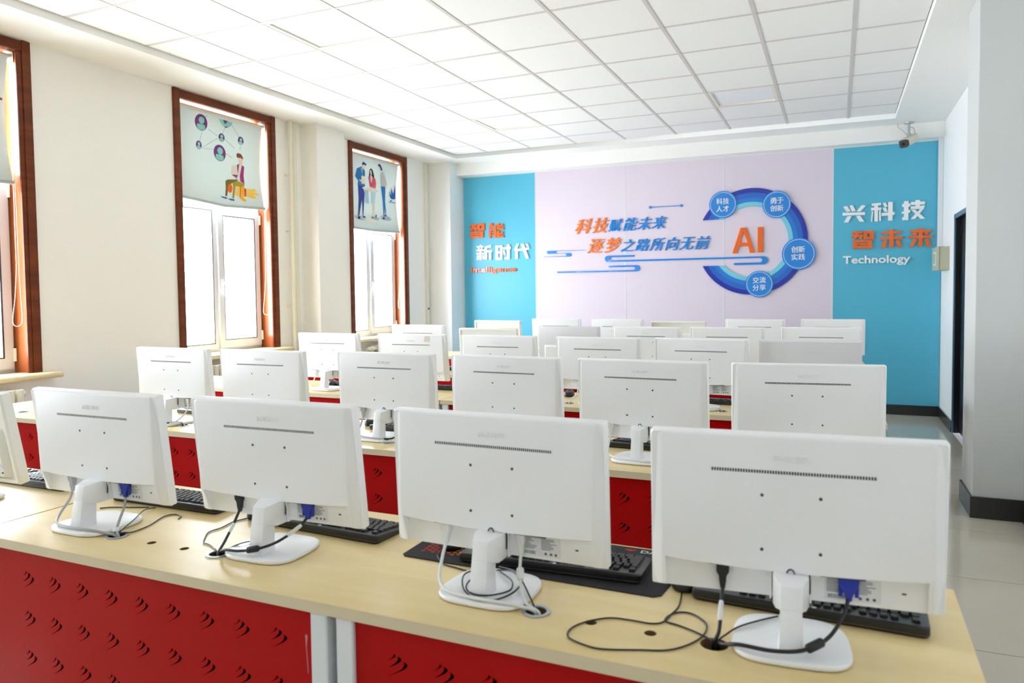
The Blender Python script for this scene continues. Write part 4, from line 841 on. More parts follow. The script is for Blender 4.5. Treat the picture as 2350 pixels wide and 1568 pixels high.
# ------------------------------------------------------------------ surveillance camera under the soffit
t = thing('security_camera', 'cream bullet security camera hanging from the soffit over the mural corner', 'camera', (0.69, 8.76, SOFF_Z), 0)
obj('ceiling_plate', G().cyl((0, 0), 'z', 0.048, -0.014, -0.001, 24, 0.05), M_ALU, t, smooth=40)
obj('drop_arm', G().cyl((0, 0), 'z', 0.012, -0.125, -0.012, 12).cyl((0, 0), 'z', 0.02, -0.15, -0.115, 12), M_ALU, t, smooth=40)
e = Matrix.Translation((0.0, -0.03, -0.20)) @ Euler((math.radians(22), 0, math.radians(-34))).to_matrix().to_4x4()
cb = obj('camera_body', G().loft([[(p[0], y, p[1]) for p in round_rect(0.085, 0.08, 0.016, 4)] for y in (-0.10, 0.11)]).put(e), M_CCTV, t, smooth=40)
obj('sun_hood', G().loft([[(p[0], y, p[1] + 0.006) for p in round_rect(0.094, 0.082, 0.016, 4)] for y in (-0.085, 0.10)]).put(e), M_CCTV, cb, smooth=40)
obj('lens_face', G().loft([[(p[0], y, p[1]) for p in round_rect(0.086, 0.08, 0.018, 4)] for y in (-0.118, -0.085)]).put(e), M_BLACK, cb, smooth=40)
obj('lens', G().cyl((0, 0), 'y', 0.018, -0.122, -0.117, 16).put(e), M_SCREEN, cb, smooth=40)
obj('camera_cable', G().tube(smooth_path([(0.03, 0.03, -0.2), (0.06, 0.04, -0.13), (0.045, 0.03, -0.06), (0.01, 0.01, -0.05)]), 0.003, 6), M_GCABLE, t, smooth=60)
obj('ceiling_cable', G().tube(smooth_path([(-0.11, 0.0, -0.002), (-0.10, 0.0, -0.045), (-0.06, 0.0, -0.08), (-0.02, 0.0, -0.13), (0.0, 0.0, -0.14)]), 0.0025, 6), M_GCABLE, t, smooth=60)


# ------------------------------------------------------------------ mural lettering and emblem
FACE = Y1 - 0.006       # front of the panels


def sign(name, label, cx, cz, cat='lettering'):
    return thing(name, label, cat, (cx, FACE, cz))


def char_block(strokes, m, parent, origin, depth=0.018):
    """One blocky character: its strokes are bars of one thickness, standing off the panel."""
    g = G()
    for i, s in enumerate(strokes):
        g.prism([(p[0] - origin[0], p[1] - origin[1]) for p in s], 'y', -depth - 0.0006 * i, -0.0005)
    return obj('character', g, m, parent)


def char_plate(splines, m, parent, origin, depth, name='character'):
    me = flat(name, [[(p[0] - origin[0], p[1] - origin[1]) for p in s] for s in splines], depth, m)
    me.transform(Matrix.Translation((0, -depth / 2 - 0.0005, 0)) @ WALL_ROT)
    return link(name, me, parent)


def char_font(ch, bx, m, parent, origin, depth, bold=0.02, shear=0.0, name='character', lift=0.0):
    me = embolden(text_mesh(name, ch, m, 0.1, 0.0, shear), bold, m)
    fit_xy(me, bx[0] - origin[0], bx[1] - origin[1], bx[2] - origin[0], bx[3] - origin[1], depth)
    me.transform(Matrix.Translation((0, -lift - 0.0005, 0)) @ WALL_ROT)
    return link(name, me, parent)


c = (-4.25, 2.0)
t = sign('wall_lettering', 'orange and white raised characters over Intelligence on the turquoise panel by the windows', *c)
for k, m in (('zhi_l', M_ORANGE), ('neng', M_ORANGE), ('xin', M_WHITE_A), ('shi', M_WHITE_A), ('dai', M_WHITE_A)):
    char_block(BLOCK_GLYPHS[k], m, t, c)


def latin_word(word, bx, m, parent, origin, depth):
    """A word of separate raised letters, set out in one line across the box."""
    whole = text_mesh('letter', word, m, 0.1, 0.022)
    xs = [v.co.x for v in whole.vertices]
    ys = [v.co.y for v in whole.vertices]
    ax, bx0, ay, by = min(xs), max(xs), min(ys), max(ys)
    bpy.data.meshes.remove(whole)
    pos = []
    for k in range(len(word)):
        me = text_mesh('letter', word[:k + 1], m, 0.1, 0.022)
        one = text_mesh('letter', word[k], m, 0.1, 0.022)
        right = max(v.co.x for v in me.vertices)
        w1 = max(v.co.x for v in one.vertices)
        bpy.data.meshes.remove(me)
        sx = (bx[2] - bx[0]) / (bx0 - ax)
        sy = (bx[3] - bx[1]) / (by - ay)
        for v in one.vertices:
            x = v.co.x + right - w1
            v.co = ((x - ax) * sx + bx[0] - origin[0], (v.co.y - ay) * sy + bx[1] - origin[1], (v.co.z + 0.05) / 0.1 * depth)
        one.transform(Matrix.Translation((0, -0.0005, 0)) @ WALL_ROT)
        link('letter', one, parent)


latin_word('Intelligence', LATIN['Intelligence'], M_ORANGE, t, c, 0.014)

c = (0.45, 1.9)
t = sign('wall_lettering', 'white and orange raised characters over Technology on the turquoise panel by the aisle', *c)
for k, m in (('xing', M_WHITE_A), ('ke', M_WHITE_A), ('ji', M_WHITE_A), ('zhi_r', M_ORANGE), ('wei', M_ORANGE), ('lai', M_ORANGE)):
    char_block(BLOCK_GLYPHS[k], m, t, c)
latin_word('Technology', LATIN['Technology'], M_WHITE_A, t, c, 0.014)

c = (-2.5, 2.2)
t = sign('slogan_lettering', 'upper slanted slogan line in orange and blue on the lilac panels', *c)
for k, q in enumerate(SLOGAN_UPPER):
    char_font(q[0], q[1:], M_ORANGE2 if k < 2 else M_SKY_A, t, c, 0.014, 0.026, 0.32)
c = (-2.1, 1.95)
t = sign('slogan_lettering', 'lower slanted slogan line in orange and blue on the lilac panels', *c)
for k, q in enumerate(SLOGAN_LOWER):
    char_font(q[0], q[1:], M_ORANGE2 if k < 2 else M_SKY_A, t, c, 0.014, 0.026, 0.32)

# ring emblem with badges
RCX, RCZ = -0.922, 1.958
t = sign('ring_emblem', 'open blue ring emblem with four round badges around AI', RCX, RCZ, 'emblem')


def ring_band(r_out, r_in, zt, zb, m, depth):
    """Ring open towards the left, cut off level at zt above and zb below."""
    def arc(r):
        a0 = math.asin(zt / r)
        a1 = math.asin(zb / r)
        start, end = math.pi - a0, -(math.pi + a1)
        n = 72
        return [(r * math.cos(start + (end - start) * k / n), r * math.sin(start + (end - start) * k / n)) for k in range(n + 1)]
    return char_plate([arc(r_out) + arc(r_in)[::-1]], m, t, (0, 0), depth, 'ring_band')


for ro, ri, m, d in ((0.623, 0.569, M_NAVY_A, 0.016), (0.5695, 0.512, M_MID1, 0.0155), (0.5125, 0.462, M_MID2, 0.015), (0.4625, 0.411, M_CYAN, 0.0145)):
    ring_band(ro, ri, 0.274, -0.274, m, d)
char_plate(BLOCK_GLYPHS['A'], M_ORANGE, t, (RCX, RCZ), 0.018)
char_plate(BLOCK_GLYPHS['I'], M_ORANGE, t, (RCX, RCZ), 0.018)
for (bc, r, chars) in BADGES:
    bx, bz = bc[0] - RCX, bc[1] - RCZ
    bd = char_plate([circle(bx, bz, r, 48)], M_SKY_A, t, (0, 0), 0.026, 'badge')
    me = flat('badge_line', [circle(bx, bz, r * 0.915, 48), circle(bx, bz, r * 0.89, 48)], 0.001, M_WHITE_A)
    me.transform(Matrix.Translation((0, -0.0272, 0)) @ WALL_ROT)
    link('badge_line', me, bd)
    for q in chars:
        char_font(q[0], q[1:], M_WHITE_A, bd, (RCX, RCZ), 0.002, 0.012, 0.0, 'badge_character', 0.0262)


def half(cx, cz, rx, rz, a0, a1, n=10):
    return [(cx + rx * math.cos(math.radians(a0 + (a1 - a0) * k / n)), cz + rz * math.sin(math.radians(a0 + (a1 - a0) * k / n))) for k in range(n + 1)]


def wall_strip(name, label, polys):
    cx = sum(p[0] for q in polys for p in q) / sum(len(q) for q in polys)
    cz = sum(p[1] for q in polys for p in q) / sum(len(q) for q in polys)
    s = sign(name, label, cx, cz, 'wall decoration')
    for q in polys:
        char_plate([q], M_SKY_A, s, (cx, cz), 0.012, 'strip')
    return s


# long double hook: short arm, turn at the left, long bar, turn at the right, short arm back
z_t, z_b, zl, zh = 1.843, 1.763, 1.784, 1.8215
outer = [(-2.319, z_t)] + half(-2.663, (z_t + z_b) / 2, 0.042, (z_t - z_b) / 2, 90, 270) + [(-1.108, z_b)]
left_hook = half(-2.329, 1.8325, 0.010, 0.0105, 90, -90, 6)[::-1]
poly = half(-2.329, 1.8322, 0.010, 0.0108, -90, 90, 6) + half(-2.663, 1.803, 0.042, 0.040, 90, 270) + [(-0.86, z_b)] + \
    half(-0.825, 1.738, 0.030, 0.025, 90, -90) + half(-1.107, 1.6995, 0.012, 0.0125, 90, 270, 6) + half(-0.785, 1.735, 0.055, 0.048, -90, 90) + [(-2.60, 1.784)] + half(-2.617, 1.8027, 0.022, 0.0187, 270, 90)
wall_strip('wall_strip', 'long azure double-hooked strip running under the slogan into the ring', [poly])
poly = half(-2.649, 1.7065, 0.010, 0.0105, 90, 270, 6) + half(-2.344, 1.6765, 0.032, 0.0195, 90, -90) + half(-3.342, 1.6475, 0.010, 0.0095, 90, 270, 6) + half(-2.293, 1.6775, 0.042, 0.0395, -90, 90)
wall_strip('wall_strip', 'azure hooked strip below the long one, open to the windows', [poly])
poly = half(-3.472, 1.9095, 0.020, 0.0205, 90, 270) + [(-3.23, 1.889)] + half(-3.236, 1.8695, 0.016, 0.0165, 90, -90) + [(-3.536, 1.8495), (-3.536, 1.8525), (-3.19, 1.8485)] + half(-3.177, 1.868, 0.020, 0.0200, -90, 90) + \
    [(-3.36, 1.893)] + half(-3.36, 1.9085, 0.014, 0.0155, 270, 90) + [(-2.955, 1.9235), (-2.955, 1.9255)]
poly = half(-3.472, 1.9095, 0.020, 0.0205, 90, 270) + [(-3.24, 1.889)] + half(-3.236, 1.8705, 0.016, 0.0145, 90, -90) + [(-3.536, 1.853), (-3.536, 1.850)] + [(-3.19, 1.848)] + half(-3.177, 1.8705, 0.020, 0.0225, -90, 90) + \
    [(-3.355, 1.893)] + half(-3.359, 1.9085, 0.014, 0.0155, 270, 90) + [(-2.955, 1.9235), (-2.955, 1.926)]
wall_strip('wall_strip', 'small azure cloud-like strip with thin tails by the turquoise panel', [poly])
s = sign('wall_strip', 'thin azure bar with a dot at each end above the slogan', -1.927, 2.423, 'wall decoration')
char_plate([[(-0.19, -0.004), (0.19, -0.004), (0.19, 0.004), (-0.19, 0.004)]], M_SKY_A, s, (0, 0), 0.010, 'strip')
for dx in (-0.191, 0.191):
    char_plate([circle(dx, 0, 0.0175, 20)], M_SKY_A, s, (0, 0), 0.012, 'dot')

# ------------------------------------------------------------------ desks
DESK_W, DESK_D, DESK_Z = 2.42, 0.575, 0.75
MARK = [[(690, 545), (800, 502), (880, 462), (925, 425), (940, 395), (925, 365), (885, 343), (893, 380), (880, 418), (850, 455), (780, 500)],
        [(695, 420), (760, 402), (825, 365), (860, 325), (862, 308), (848, 288), (808, 263), (817, 298), (805, 335), (775, 370), (735, 398)],
        [(690, 325), (740, 306), (775, 282), (790, 262), (785, 248), (765, 230), (763, 252), (752, 275), (722, 303)]]
MARK = [[((p[0] - 690) / 5327.0 - 0.0235, -((p[1] - 545) - 0.22 * (p[0] - 690)) / 6760.0 - 0.026) for p in s] for s in MARK]


def make_desk():
    t = thing('computer_desk', '', 'desk', (0, 0, 0), 0, 'long red-panelled computer desks in rows')
    hw = DESK_W / 2
    big = [(-0.80, 0.132), (-0.434, 0.132), (0.428, 0.132), (0.781, 0.132)]
    small = [(-0.665, 0.13), (-0.547, 0.13), (0.545, 0.13), (0.663, 0.13)]
    me = flat('tabletop', [[(-hw, 0), (hw, 0), (hw, DESK_D), (-hw, DESK_D)]] + [circle(x, y, 0.0255, 24) for x, y in big] + [circle(x, y, 0.0118, 16) for x, y in small], 0.025, M_DESK)
    top = link('tabletop', me, t, (0, 0, DESK_Z - 0.0125))
    band = obj('edge_band', G().box(-hw, hw, -0.0012, 0.0, -0.0125, 0.0118), M_EDGE_SHADE, top)
    obj('edge_band', G().box(hw, hw + 0.0012, 0, DESK_D, -0.0125, 0.0118), M_EDGE_SHADE, top)
    for x, y in big:
        obj('hole_lining', G().loft([[(p[0], p[1], z) for p in circle(x, y, 0.0253, 24)] for z in (-0.0125, 0.012)], False, False), M_HOLE, top, smooth=40)
    for x, y in small:
        obj('hole_lining', G().loft([[(p[0], p[1], z) for p in circle(x, y, 0.0116, 16)] for z in (-0.0125, 0.012)], False, False), M_HOLE, top, smooth=40)
    for x, y in big[:3]:
        me = flat('cable_grommet', [circle(x, y, 0.0295, 28), circle(x, y, 0.0215, 28)], 0.003, M_RING)
        link('cable_grommet', me, t, (0, 0, DESK_Z + 0.0012))
    pw1, pz0, pz1 = 1.154, 0.25, 0.7245
    for s in (-1, 1):
        xa, xb = (0.0712, pw1) if s > 0 else (-pw1, -0.0412)
        cols = [0.174 + 0.107 * k for k in range(9)] if s > 0 else [-0.134 - 0.107 * k for k in range(9)]
        sp = [[(xa, pz0), (xb, pz0), (xb, pz1), (xa, pz1)]]
        for cx in cols:
            for cz in (0.645, 0.537, 0.430, 0.322):
                sp += [[(cx + p[0], cz + p[1]) for p in m] for m in MARK]
        me = flat('modesty_panel', sp, 0.0016, M_RED)
        me.transform(Matrix.Translation((0, 0.014, 0)) @ WALL_ROT)
        link('modesty_panel', me, t)
    for xc in (-hw + 0.031, -0.0185, 0.0485, hw - 0.031):
        g = G().box(xc - 0.0215, xc + 0.0215, 0.004, 0.05, 0.0, DESK_Z - 0.0255)
        g.box(xc - 0.0195, xc + 0.0195, 0.49, 0.53, 0.03, DESK_Z - 0.0255)
        g.box(xc - 0.0195, xc + 0.0195, 0.05, 0.49, DESK_Z - 0.06, DESK_Z - 0.0255)
        g.box(xc - 0.0195, xc + 0.0195, 0.03, 0.55, 0.0, 0.035)
        f = obj('leg_frame', g, M_STEELW, t, bevel=(0.003, 1))
    obj('frame_bolt', G().cyl((0.025, 0.652), 'x', 0.006, 0.0245, 0.0272, 12), M_BLACK, t, smooth=40)
    tr = G().box(-hw + 0.06, hw - 0.06, 0.17, 0.172, 0.26, DESK_Z - 0.026).box(-hw + 0.06, hw - 0.06, 0.016, 0.172, 0.258, 0.26)
    tr.box(-hw + 0.06, -hw + 0.062, 0.05, 0.172, 0.26, DESK_Z - 0.026).box(hw - 0.062, hw - 0.06, 0.05, 0.172, 0.26, DESK_Z - 0.026)
    obj('added_dark_box', tr, M_DARK_BOX, t)  # added black box, keeps the view through the panel cut-outs dark
    obj('rear_beam', G().box(-hw + 0.06, hw - 0.06, 0.36, 0.39, DESK_Z - 0.07, DESK_Z - 0.03), M_STEELW, t, bevel=(0.003, 1))
    return t


ROW_Y = [1.222, 2.54, 3.852, 5.09, 6.535]
desk0 = make_desk()
used = False
for r, y in enumerate(ROW_Y):
    for s, xc in ((0, 0.227 - DESK_W / 2), (1, -2.199 - DESK_W / 2)):
        d = desk0 if not used else copy_tree(desk0)
        used = True
        d.location = (xc, y, 0)
        d.rotation_euler = (0, 0, -0.014 if (r == 0 and s == 0) else 0)
        where = 'at the aisle end' if s == 0 else 'at the window end'
        d['label'] = 'pale wood desk with red cut-out panels, %s row, %s' % (ROW[r], where)

obj('paint_drip', G().prism([(-0.0615, 0.664), (-0.058, 0.668), (-0.0545, 0.664), (-0.0555, 0.656), (-0.0575, 0.64), (-0.054, 0.585), (-0.0555, 0.58), (-0.0595, 0.638), (-0.0605, 0.654)], 'y', 0.0128, 0.0133), mat('dried white paint', (196, 120, 120), 0.6), desk0)

# ------------------------------------------------------------------ monitors
HZ, MW, MH = 0.074, 0.510, 0.309


def make_base(t):
    def outline(sc, dz, z):
        pts = []
        for k in range(44):
            a = 2 * math.pi * k / 44
            ca, sa = math.cos(a), math.sin(a)
            x = 0.101 * math.copysign(abs(ca) ** 0.56, ca) * (1 - 0.05 * math.copysign(abs(sa) ** 0.7, sa))
            y = -0.034 + 0.095 * math.copysign(abs(sa) ** 0.60, sa)
            pts.append((x * sc, -0.034 + (y + 0.034) * sc, z))
        return pts
    b = obj('stand_base', G().loft([outline(0.985, 0, 0.002), outline(1.0, 0, 0.005), outline(1.0, 0, 0.0085), outline(0.985, 0, 0.011), outline(0.94, 0, 0.0128)]), M_STAND, t, smooth=35)
    obj('foot_shadow', G().loft([outline(0.95, 0, 0.0), outline(0.95, 0, 0.0021)]), M_BLACK, b)  # black sheet painting the contact shadow under the base
    # neck: tapering post whose front runs on into a wider faceted collar
    def yf(z):
        return -0.104 + 0.019 * (z - 0.012) / 0.114
    def sec(hx, yb, z):
        return [(-hx, yb, z), (-hx, yf(z), z), (hx, yf(z), z), (hx, yb, z)]
    obj('stand_neck', G().loft([sec(0.0215, -0.054, 0.0118), sec(0.0190, -0.053, 0.030), sec(0.0178, -0.048, 0.112)]), M_STAND, t, bevel=(0.0015, 2), smooth=30)
    def hexa(w, z, zb):
        return [(-w, -0.012, zb), (-w, -0.052, zb), (-0.0176, yf(z) - 0.0004, z), (0.0176, yf(z) - 0.0004, z), (w, -0.052, zb), (w, -0.012, zb)]
    obj('stand_collar', G().loft([hexa(0.0255, 0.084, 0.070), hexa(0.0305, 0.088, 0.080), hexa(0.0305, 0.125, 0.1315)]), M_STAND, t, bevel=(0.002, 2), smooth=30)
    obj('cable_hook', G().tube([(0.007 * math.cos(a), -0.036, 0.128 + 0.010 * math.sin(a)) for a in [math.pi * k / 10 for k in range(11)]], 0.0013, 6), M_BLACK, t, smooth=60)
    obj('cable_hook', G().tube(smooth_path([(0.012, -0.03, 0.131), (0.029, -0.026, 0.131), (0.0328, -0.026, 0.122), (0.0332, -0.028, 0.094)], 4), 0.0014, 6), M_BLACK, t, smooth=60)


BY0, BY1 = -0.036, 0.023 / MH          # back surface: y = BY0 + BY1 * z, thin at the top, deeper towards the sockets
SH = Matrix(((1, 0, 0, 0), (0, 1, BY1, BY0), (0, 0, 1, 0), (0, 0, 0, 1)))


def back_shell(inset_x, inset_t, recess_h, sag):
    """Housing: front slab plus a wedge-shaped back with chamfered sides and an open pocket along the bottom."""
    g = G()
    rr = round_rect(MW, MH, 0.006, 4, 0, MH / 2)
    r2 = round_rect(MW - 0.006, MH - 0.006, 0.006, 4, 0, MH / 2)
    g.loft([[(p[0], 0.012, p[1]) for p in rr], [(p[0], -0.003, p[1]) for p in rr], [(p[0], -0.011, p[1]) for p in r2]])
    rings = []
    px, n = 0.2255, 12

    def yb(z):
        if z >= recess_h - sag - 0.001:
            return BY0 + BY1 * z
        return -0.0145 + (BY0 + BY1 * recess_h + 0.0145) * z / recess_h      # the two lower cheeks fall back towards the bottom edge
    for tt, fy in ((0.0, 0.0), (0.06, 0.22), (0.82, 0.93), (1.0, 1.0)):
        hx = MW / 2 - 0.0006 - inset_x * tt
        zt = MH - 0.0006 - inset_t * tt
        zb = 0.0008 + 0.004 * tt
        r = 0.006 + 0.004 * tt
        out = [(-hx, zb), (-hx, recess_h)]
        for k in range(5):
            a = math.radians(180 - 90 * k / 4)
            out.append((-hx + r + r * math.cos(a), zt - r + r * math.sin(a)))
        for k in range(5):
            a = math.radians(90 - 90 * k / 4)
            out.append((hx - r + r * math.cos(a), zt - r + r * math.sin(a)))
        out += [(hx, recess_h), (hx, zb), (px, zb)]
        for k in range(n + 1):
            u = -1 + 2 * k / n
            out.append((-u * px, recess_h - sag * (1 - u * u)))
        out.append((-px, zb))
        rings.append([(p[0], -0.003 + (yb(p[1]) + 0.003) * fy, p[1]) for p in out])
    k = len(g.v) + 3 * len(rings[0])
    g.loft(rings, cap0=False, cap1=False)
    g.f.append(tuple(k + i for i in list(range(1, 13)) + list(range(15, 28))))
    g.f.append(tuple(k + i for i in (0, 1, 27, 28)))
    g.f.append(tuple(k + i for i in (12, 13, 14, 15)))
    return g


def make_vent_monitor():
    t = thing('monitor', '', 'monitor', (0, 0, DESK_Z), 0, 'white computer monitors on the desks')
    h = obj('housing', back_shell(0.023, 0.005, 0.067, 0.008), M_PLAST, t, smooth=28, loc=(0, 0, HZ))
    obj('screen', G().box(-0.238, 0.238, 0.0115, 0.0128, 0.022, 0.292), M_SCREEN, h)
    zv = 0.241
    obj('vent_slot', G().box(-0.1415, 0.1415, -0.0004, 0.001, zv - 0.0029, zv + 0.0029).put(SH), M_SLOT, h)
    g = G()
    for k in range(61):
        x = -0.1405 + 0.281 * k / 60
        g.box(x - 0.0007, x + 0.0007, -0.0009, 0.0, zv - 0.003, zv + 0.003)
    stuff(obj('vent_fins', g.put(SH), M_PLAST, h))
    for x in (-0.05, 0.05):
        for z in (0.198, 0.098):
            obj('screw', G().cyl((x, z), 'y', 0.0031, -0.0006, 0.002, 12).put(SH), M_SCREW, h, smooth=40)
    me = text_mesh('embossed_lettering', 'PHILIPS', M_PLAST, 0.1, 0.01)
    fit_xy(me, -0.031, 0.261, 0.031, 0.273, 0.0018)
    me.transform(SH @ Matrix.Translation((0, 0.0002, 0)) @ WALL_ROT)
    link('embossed_lettering', me, h)
    Y = -0.011
    lab = obj('rating_label', G().box(0.058, 0.152, Y - 0.0006, Y + 0.0002, 0.010, 0.053), M_LABEL, h)
    g = G()
    rnd = random.Random(3)
    for k in range(8):
        z = 0.048 - 0.0032 * k
        for xa, xb in ((0.062, 0.098), (0.108, 0.146)):
            L = (xb - xa) * rnd.uniform(0.5, 1.0)
            g.box(xa, xa + L, Y - 0.0009, Y - 0.0005, z - 0.0006, z + 0.0006)
    for k in range(18):
        x = 0.064 + 0.0017 * k
        g.box(x, x + rnd.uniform(0.0004, 0.001), Y - 0.0009, Y - 0.0005, 0.013, 0.020)
    for x in (0.118, 0.13, 0.141):
        g.cyl((x, 0.0165), 'y', 0.003, Y - 0.0009, Y - 0.0005, 10)
    stuff(obj('label_print', g, M_INK, lab))
    obj('lock_slot', G().box(0.185, 0.192, Y - 0.0006, Y + 0.0002, 0.032, 0.035), M_BLACK, h)
    obj('socket_block', G().box(-0.145, -0.095, -0.028, -0.012, 0.060, 0.068), M_SLOT, h)
    obj('socket_block', G().box(0.05, 0.125, -0.028, -0.012, 0.057, 0.064), M_SLOT, h)
    obj('pocket_rib', G().box(-0.036, -0.033, -0.022, -0.010, 0.002, 0.058), M_PLAST, h)
    obj('pocket_rib', G().box(0.033, 0.036, -0.022, -0.010, 0.002, 0.058), M_PLAST, h)
    make_base(t)
    return t


def make_plain_monitor():
    t = thing('monitor', '', 'monitor', (0, 0, DESK_Z), 0, 'white computer monitors on the desks')
    rr = round_rect(MW - 0.01, MH - 0.006, 0.004, 3, 0, MH / 2)
    r2 = round_rect(MW - 0.035, MH - 0.02, 0.006, 3, 0, MH / 2)
    h = obj('housing', G().loft([[(p[0], 0.012, p[1]) for p in rr], [(p[0], -0.006, p[1]) for p in rr], [(p[0], -0.013, p[1]) for p in r2]]), M_PLAST_GREY, t, smooth=28, loc=(0, 0, HZ))
    obj('screen', G().box(-0.235, 0.235, 0.0115, 0.0128, 0.022, 0.292), M_SCREEN, h)
    obj('lower_cover', G().loft([[(p[0], y, p[1]) for p in q] for y, q in ((-0.012, round_rect(0.40, 0.145, 0.01, 3, 0, 0.09)), (-0.030, round_rect(0.37, 0.12, 0.01, 3, 0, 0.088)))]), M_PLAST, h, smooth=30)
    obj('port_plate', G().box(-0.06, 0.06, -0.0312, -0.0295, 0.06, 0.11), M_PLAST_GREY, h, bevel=(0.002, 1))
    me = text_mesh('embossed_lettering', 'AOC', M_PLAST_GREY, 0.1, 0.02)
    fit_xy(me, -0.033, 0.232, 0.033, 0.252, 0.002)
    me.transform(Matrix.Translation((0, -0.0128, 0)) @ WALL_ROT)
    link('embossed_lettering', me, h)
    make_base(t)
    return t


def make_rim_monitor():
    t = thing('monitor', '', 'monitor', (0, 0, DESK_Z), 0, 'white computer monitors on the desks')
    h0 = 0.288
    rr = round_rect(MW, h0, 0.006, 3, 0, h0 / 2)
    r2 = round_rect(MW - 0.012, h0 - 0.012, 0.005, 3, 0, h0 / 2)
    r3 = round_rect(MW - 0.034, h0 - 0.03, 0.004, 3, 0, h0 / 2)
    h = obj('housing', G().loft([[(p[0], 0.014, p[1]) for p in rr], [(p[0], -0.012, p[1]) for p in rr], [(p[0], -0.018, p[1]) for p in r2], [(p[0], -0.018, p[1]) for p in r3], [(p[0], -0.010, p[1]) for p in r3]]), M_PLAST_WARM, t, smooth=28, loc=(0, 0, HZ))
    obj('screen', G().box(-0.235, 0.235, 0.0135, 0.0148, 0.02, 0.272), M_SCREEN, h)
    obj('lower_cover', G().loft([[(p[0], y, p[1]) for p in q] for y, q in ((-0.010, round_rect(0.44, 0.16, 0.01, 3, 0, 0.098)), (-0.026, round_rect(0.41, 0.135, 0.01, 3, 0, 0.094)))]), M_PLAST_WARM, h, smooth=30)
    for x in (0.20, 0.17):
        obj('screw', G().cyl((x, 0.04), 'y', 0.003, -0.0275, -0.0105, 10), M_SCREW, h, smooth=40)
    make_base(t)
    return t


proto = {'vent': make_vent_monitor(), 'plain': make_plain_monitor(), 'rim': make_rim_monitor()}
took = set()
# row, order from the aisle, x, y, yaw, tilt, kind
MONITORS = [
    (0, 0, -0.075, 1.43, 0.075, 0.059, 'vent'), (0, 1, -0.681, 1.445, -0.021, 0.054, 'vent'), (0, 2, -1.304, 1.469, 0.018, 0.123, 'vent'),
    (0, 3, -1.915, 1.446, 0.0, 0.113, 'vent'), (0, 4, -2.548, 1.456, 0.0, 0.17, 'rim'),
    (1, 0, -0.094, 2.768, 0.12, 0.03, 'vent'), (1, 1, -0.684, 2.767, -0.036, 0.078, 'vent'), (1, 2, -1.258, 2.767, -0.042, 0.044, 'vent'),
    (1, 3, -1.850, 2.781, -0.002, 0.059, 'vent'), (1, 4, -2.521, 2.746, 0.004, 0.075, 'vent'), (1, 5, -3.100, 2.746, -0.02, 0.08, 'vent'),
    (2, 0, -0.127, 4.119, 0.035, 0.094, 'plain'), (2, 1, -0.676, 4.085, -0.041, 0.091, 'vent'), (2, 2, -1.257, 4.062, -0.017, 0.088, 'vent'),
    (2, 3, -1.898, 4.086, -0.016, 0.091, 'vent'), (2, 4, -2.550, 4.155, 0.022, 0.139, 'vent'), (2, 5, -3.162, 4.074, -0.025, 0.083, 'vent'),
    (3, 0, -0.095, 5.431, 0.044, 0.072, 'vent'), (3, 1, -0.706, 5.336, 0.011, 0.085, 'vent'), (3, 2, -1.274, 5.302, -0.015, 0.085, 'vent'),
    (3, 3, -1.884, 5.326, -0.008, 0.078, 'plain'), (3, 4, -2.541, 5.27, 0.0, 0.08, 'rim'), (3, 5, -3.202, 5.299, 0.008, 0.078, 'vent'),
    (4, 0, -0.026, 6.889, 0.012, 0.086, 'vent'), (4, 1, -0.663, 6.816, -0.038, 0.087, 'vent'), (4, 2, -1.337, 6.80, -0.03, 0.10, 'rim'),
    (4, 3, -1.886, 6.69, -0.05, 0.086, 'vent'), (4, 4, -2.507, 6.721, -0.023, 0.082, 'vent'), (4, 5, -3.15, 6.75, 0.0, 0.08, 'rim')]
NEAR = ['nearest'] + [w + ' from' for w in ORD[1:]]
KIND_TXT = {'vent': 'white vented-back monitor', 'plain': 'pale grey plain-backed monitor', 'rim': 'cream monitor with a raised back rim'}
MON = {}
for r, k, x, y, yaw, tilt, kind in MONITORS:
    o = proto[kind] if kind not in took else copy_tree(proto[kind])
    took.add(kind)
    o.location = (x, y, DESK_Z)
    o.rotation_euler = (0, 0, yaw)
    for ch in o.children:
        if ch.name.startswith('housing'):
            ch.rotation_euler = (tilt, 0, 0)
    o['label'] = '%s, %s the aisle in the %s row' % (KIND_TXT[kind], NEAR[k], ROW[r])
    MON[(r, k)] = (Matrix.Translation((x, y, DESK_Z)) @ Matrix.Rotation(yaw, 4, 'Z'), o)

# torn sticker on one monitor, coloured energy label on another
def on_housing(rk, name, g, m, label):
    hs = [c for c in MON[rk][1].children if c.name.startswith('housing')][0]
    p = obj(name, g, m, hs)
    p['label'] = label
    return p


on_housing((2, 4), 'torn_sticker', G().prism([(0.098, 0.262), (0.107, 0.299), (0.145, 0.299), (0.142, 0.262), (0.115, 0.262)], 'y', -0.0006, 0.001).put(SH), mat('sticker residue', (214, 210, 196), 0.8), 'torn sticker remains')
on_housing((4, 2), 'energy_label', G().box(-0.02, 0.03, -0.0275, -0.0255, 0.095, 0.155), M_LABEL, 'white energy label')
on_housing((4, 2), 'energy_label_band', G().box(-0.02, 0.03, -0.0279, -0.0274, 0.135, 0.155), M_SKY_A, 'blue label heading')
on_housing((0, 4), 'paper_tag', G().prism([(0.14, 0.045), (0.155, 0.07), (0.19, 0.07), (0.215, 0.05)], 'y', -0.0275, -0.0262), M_LABEL, 'white paper tag')


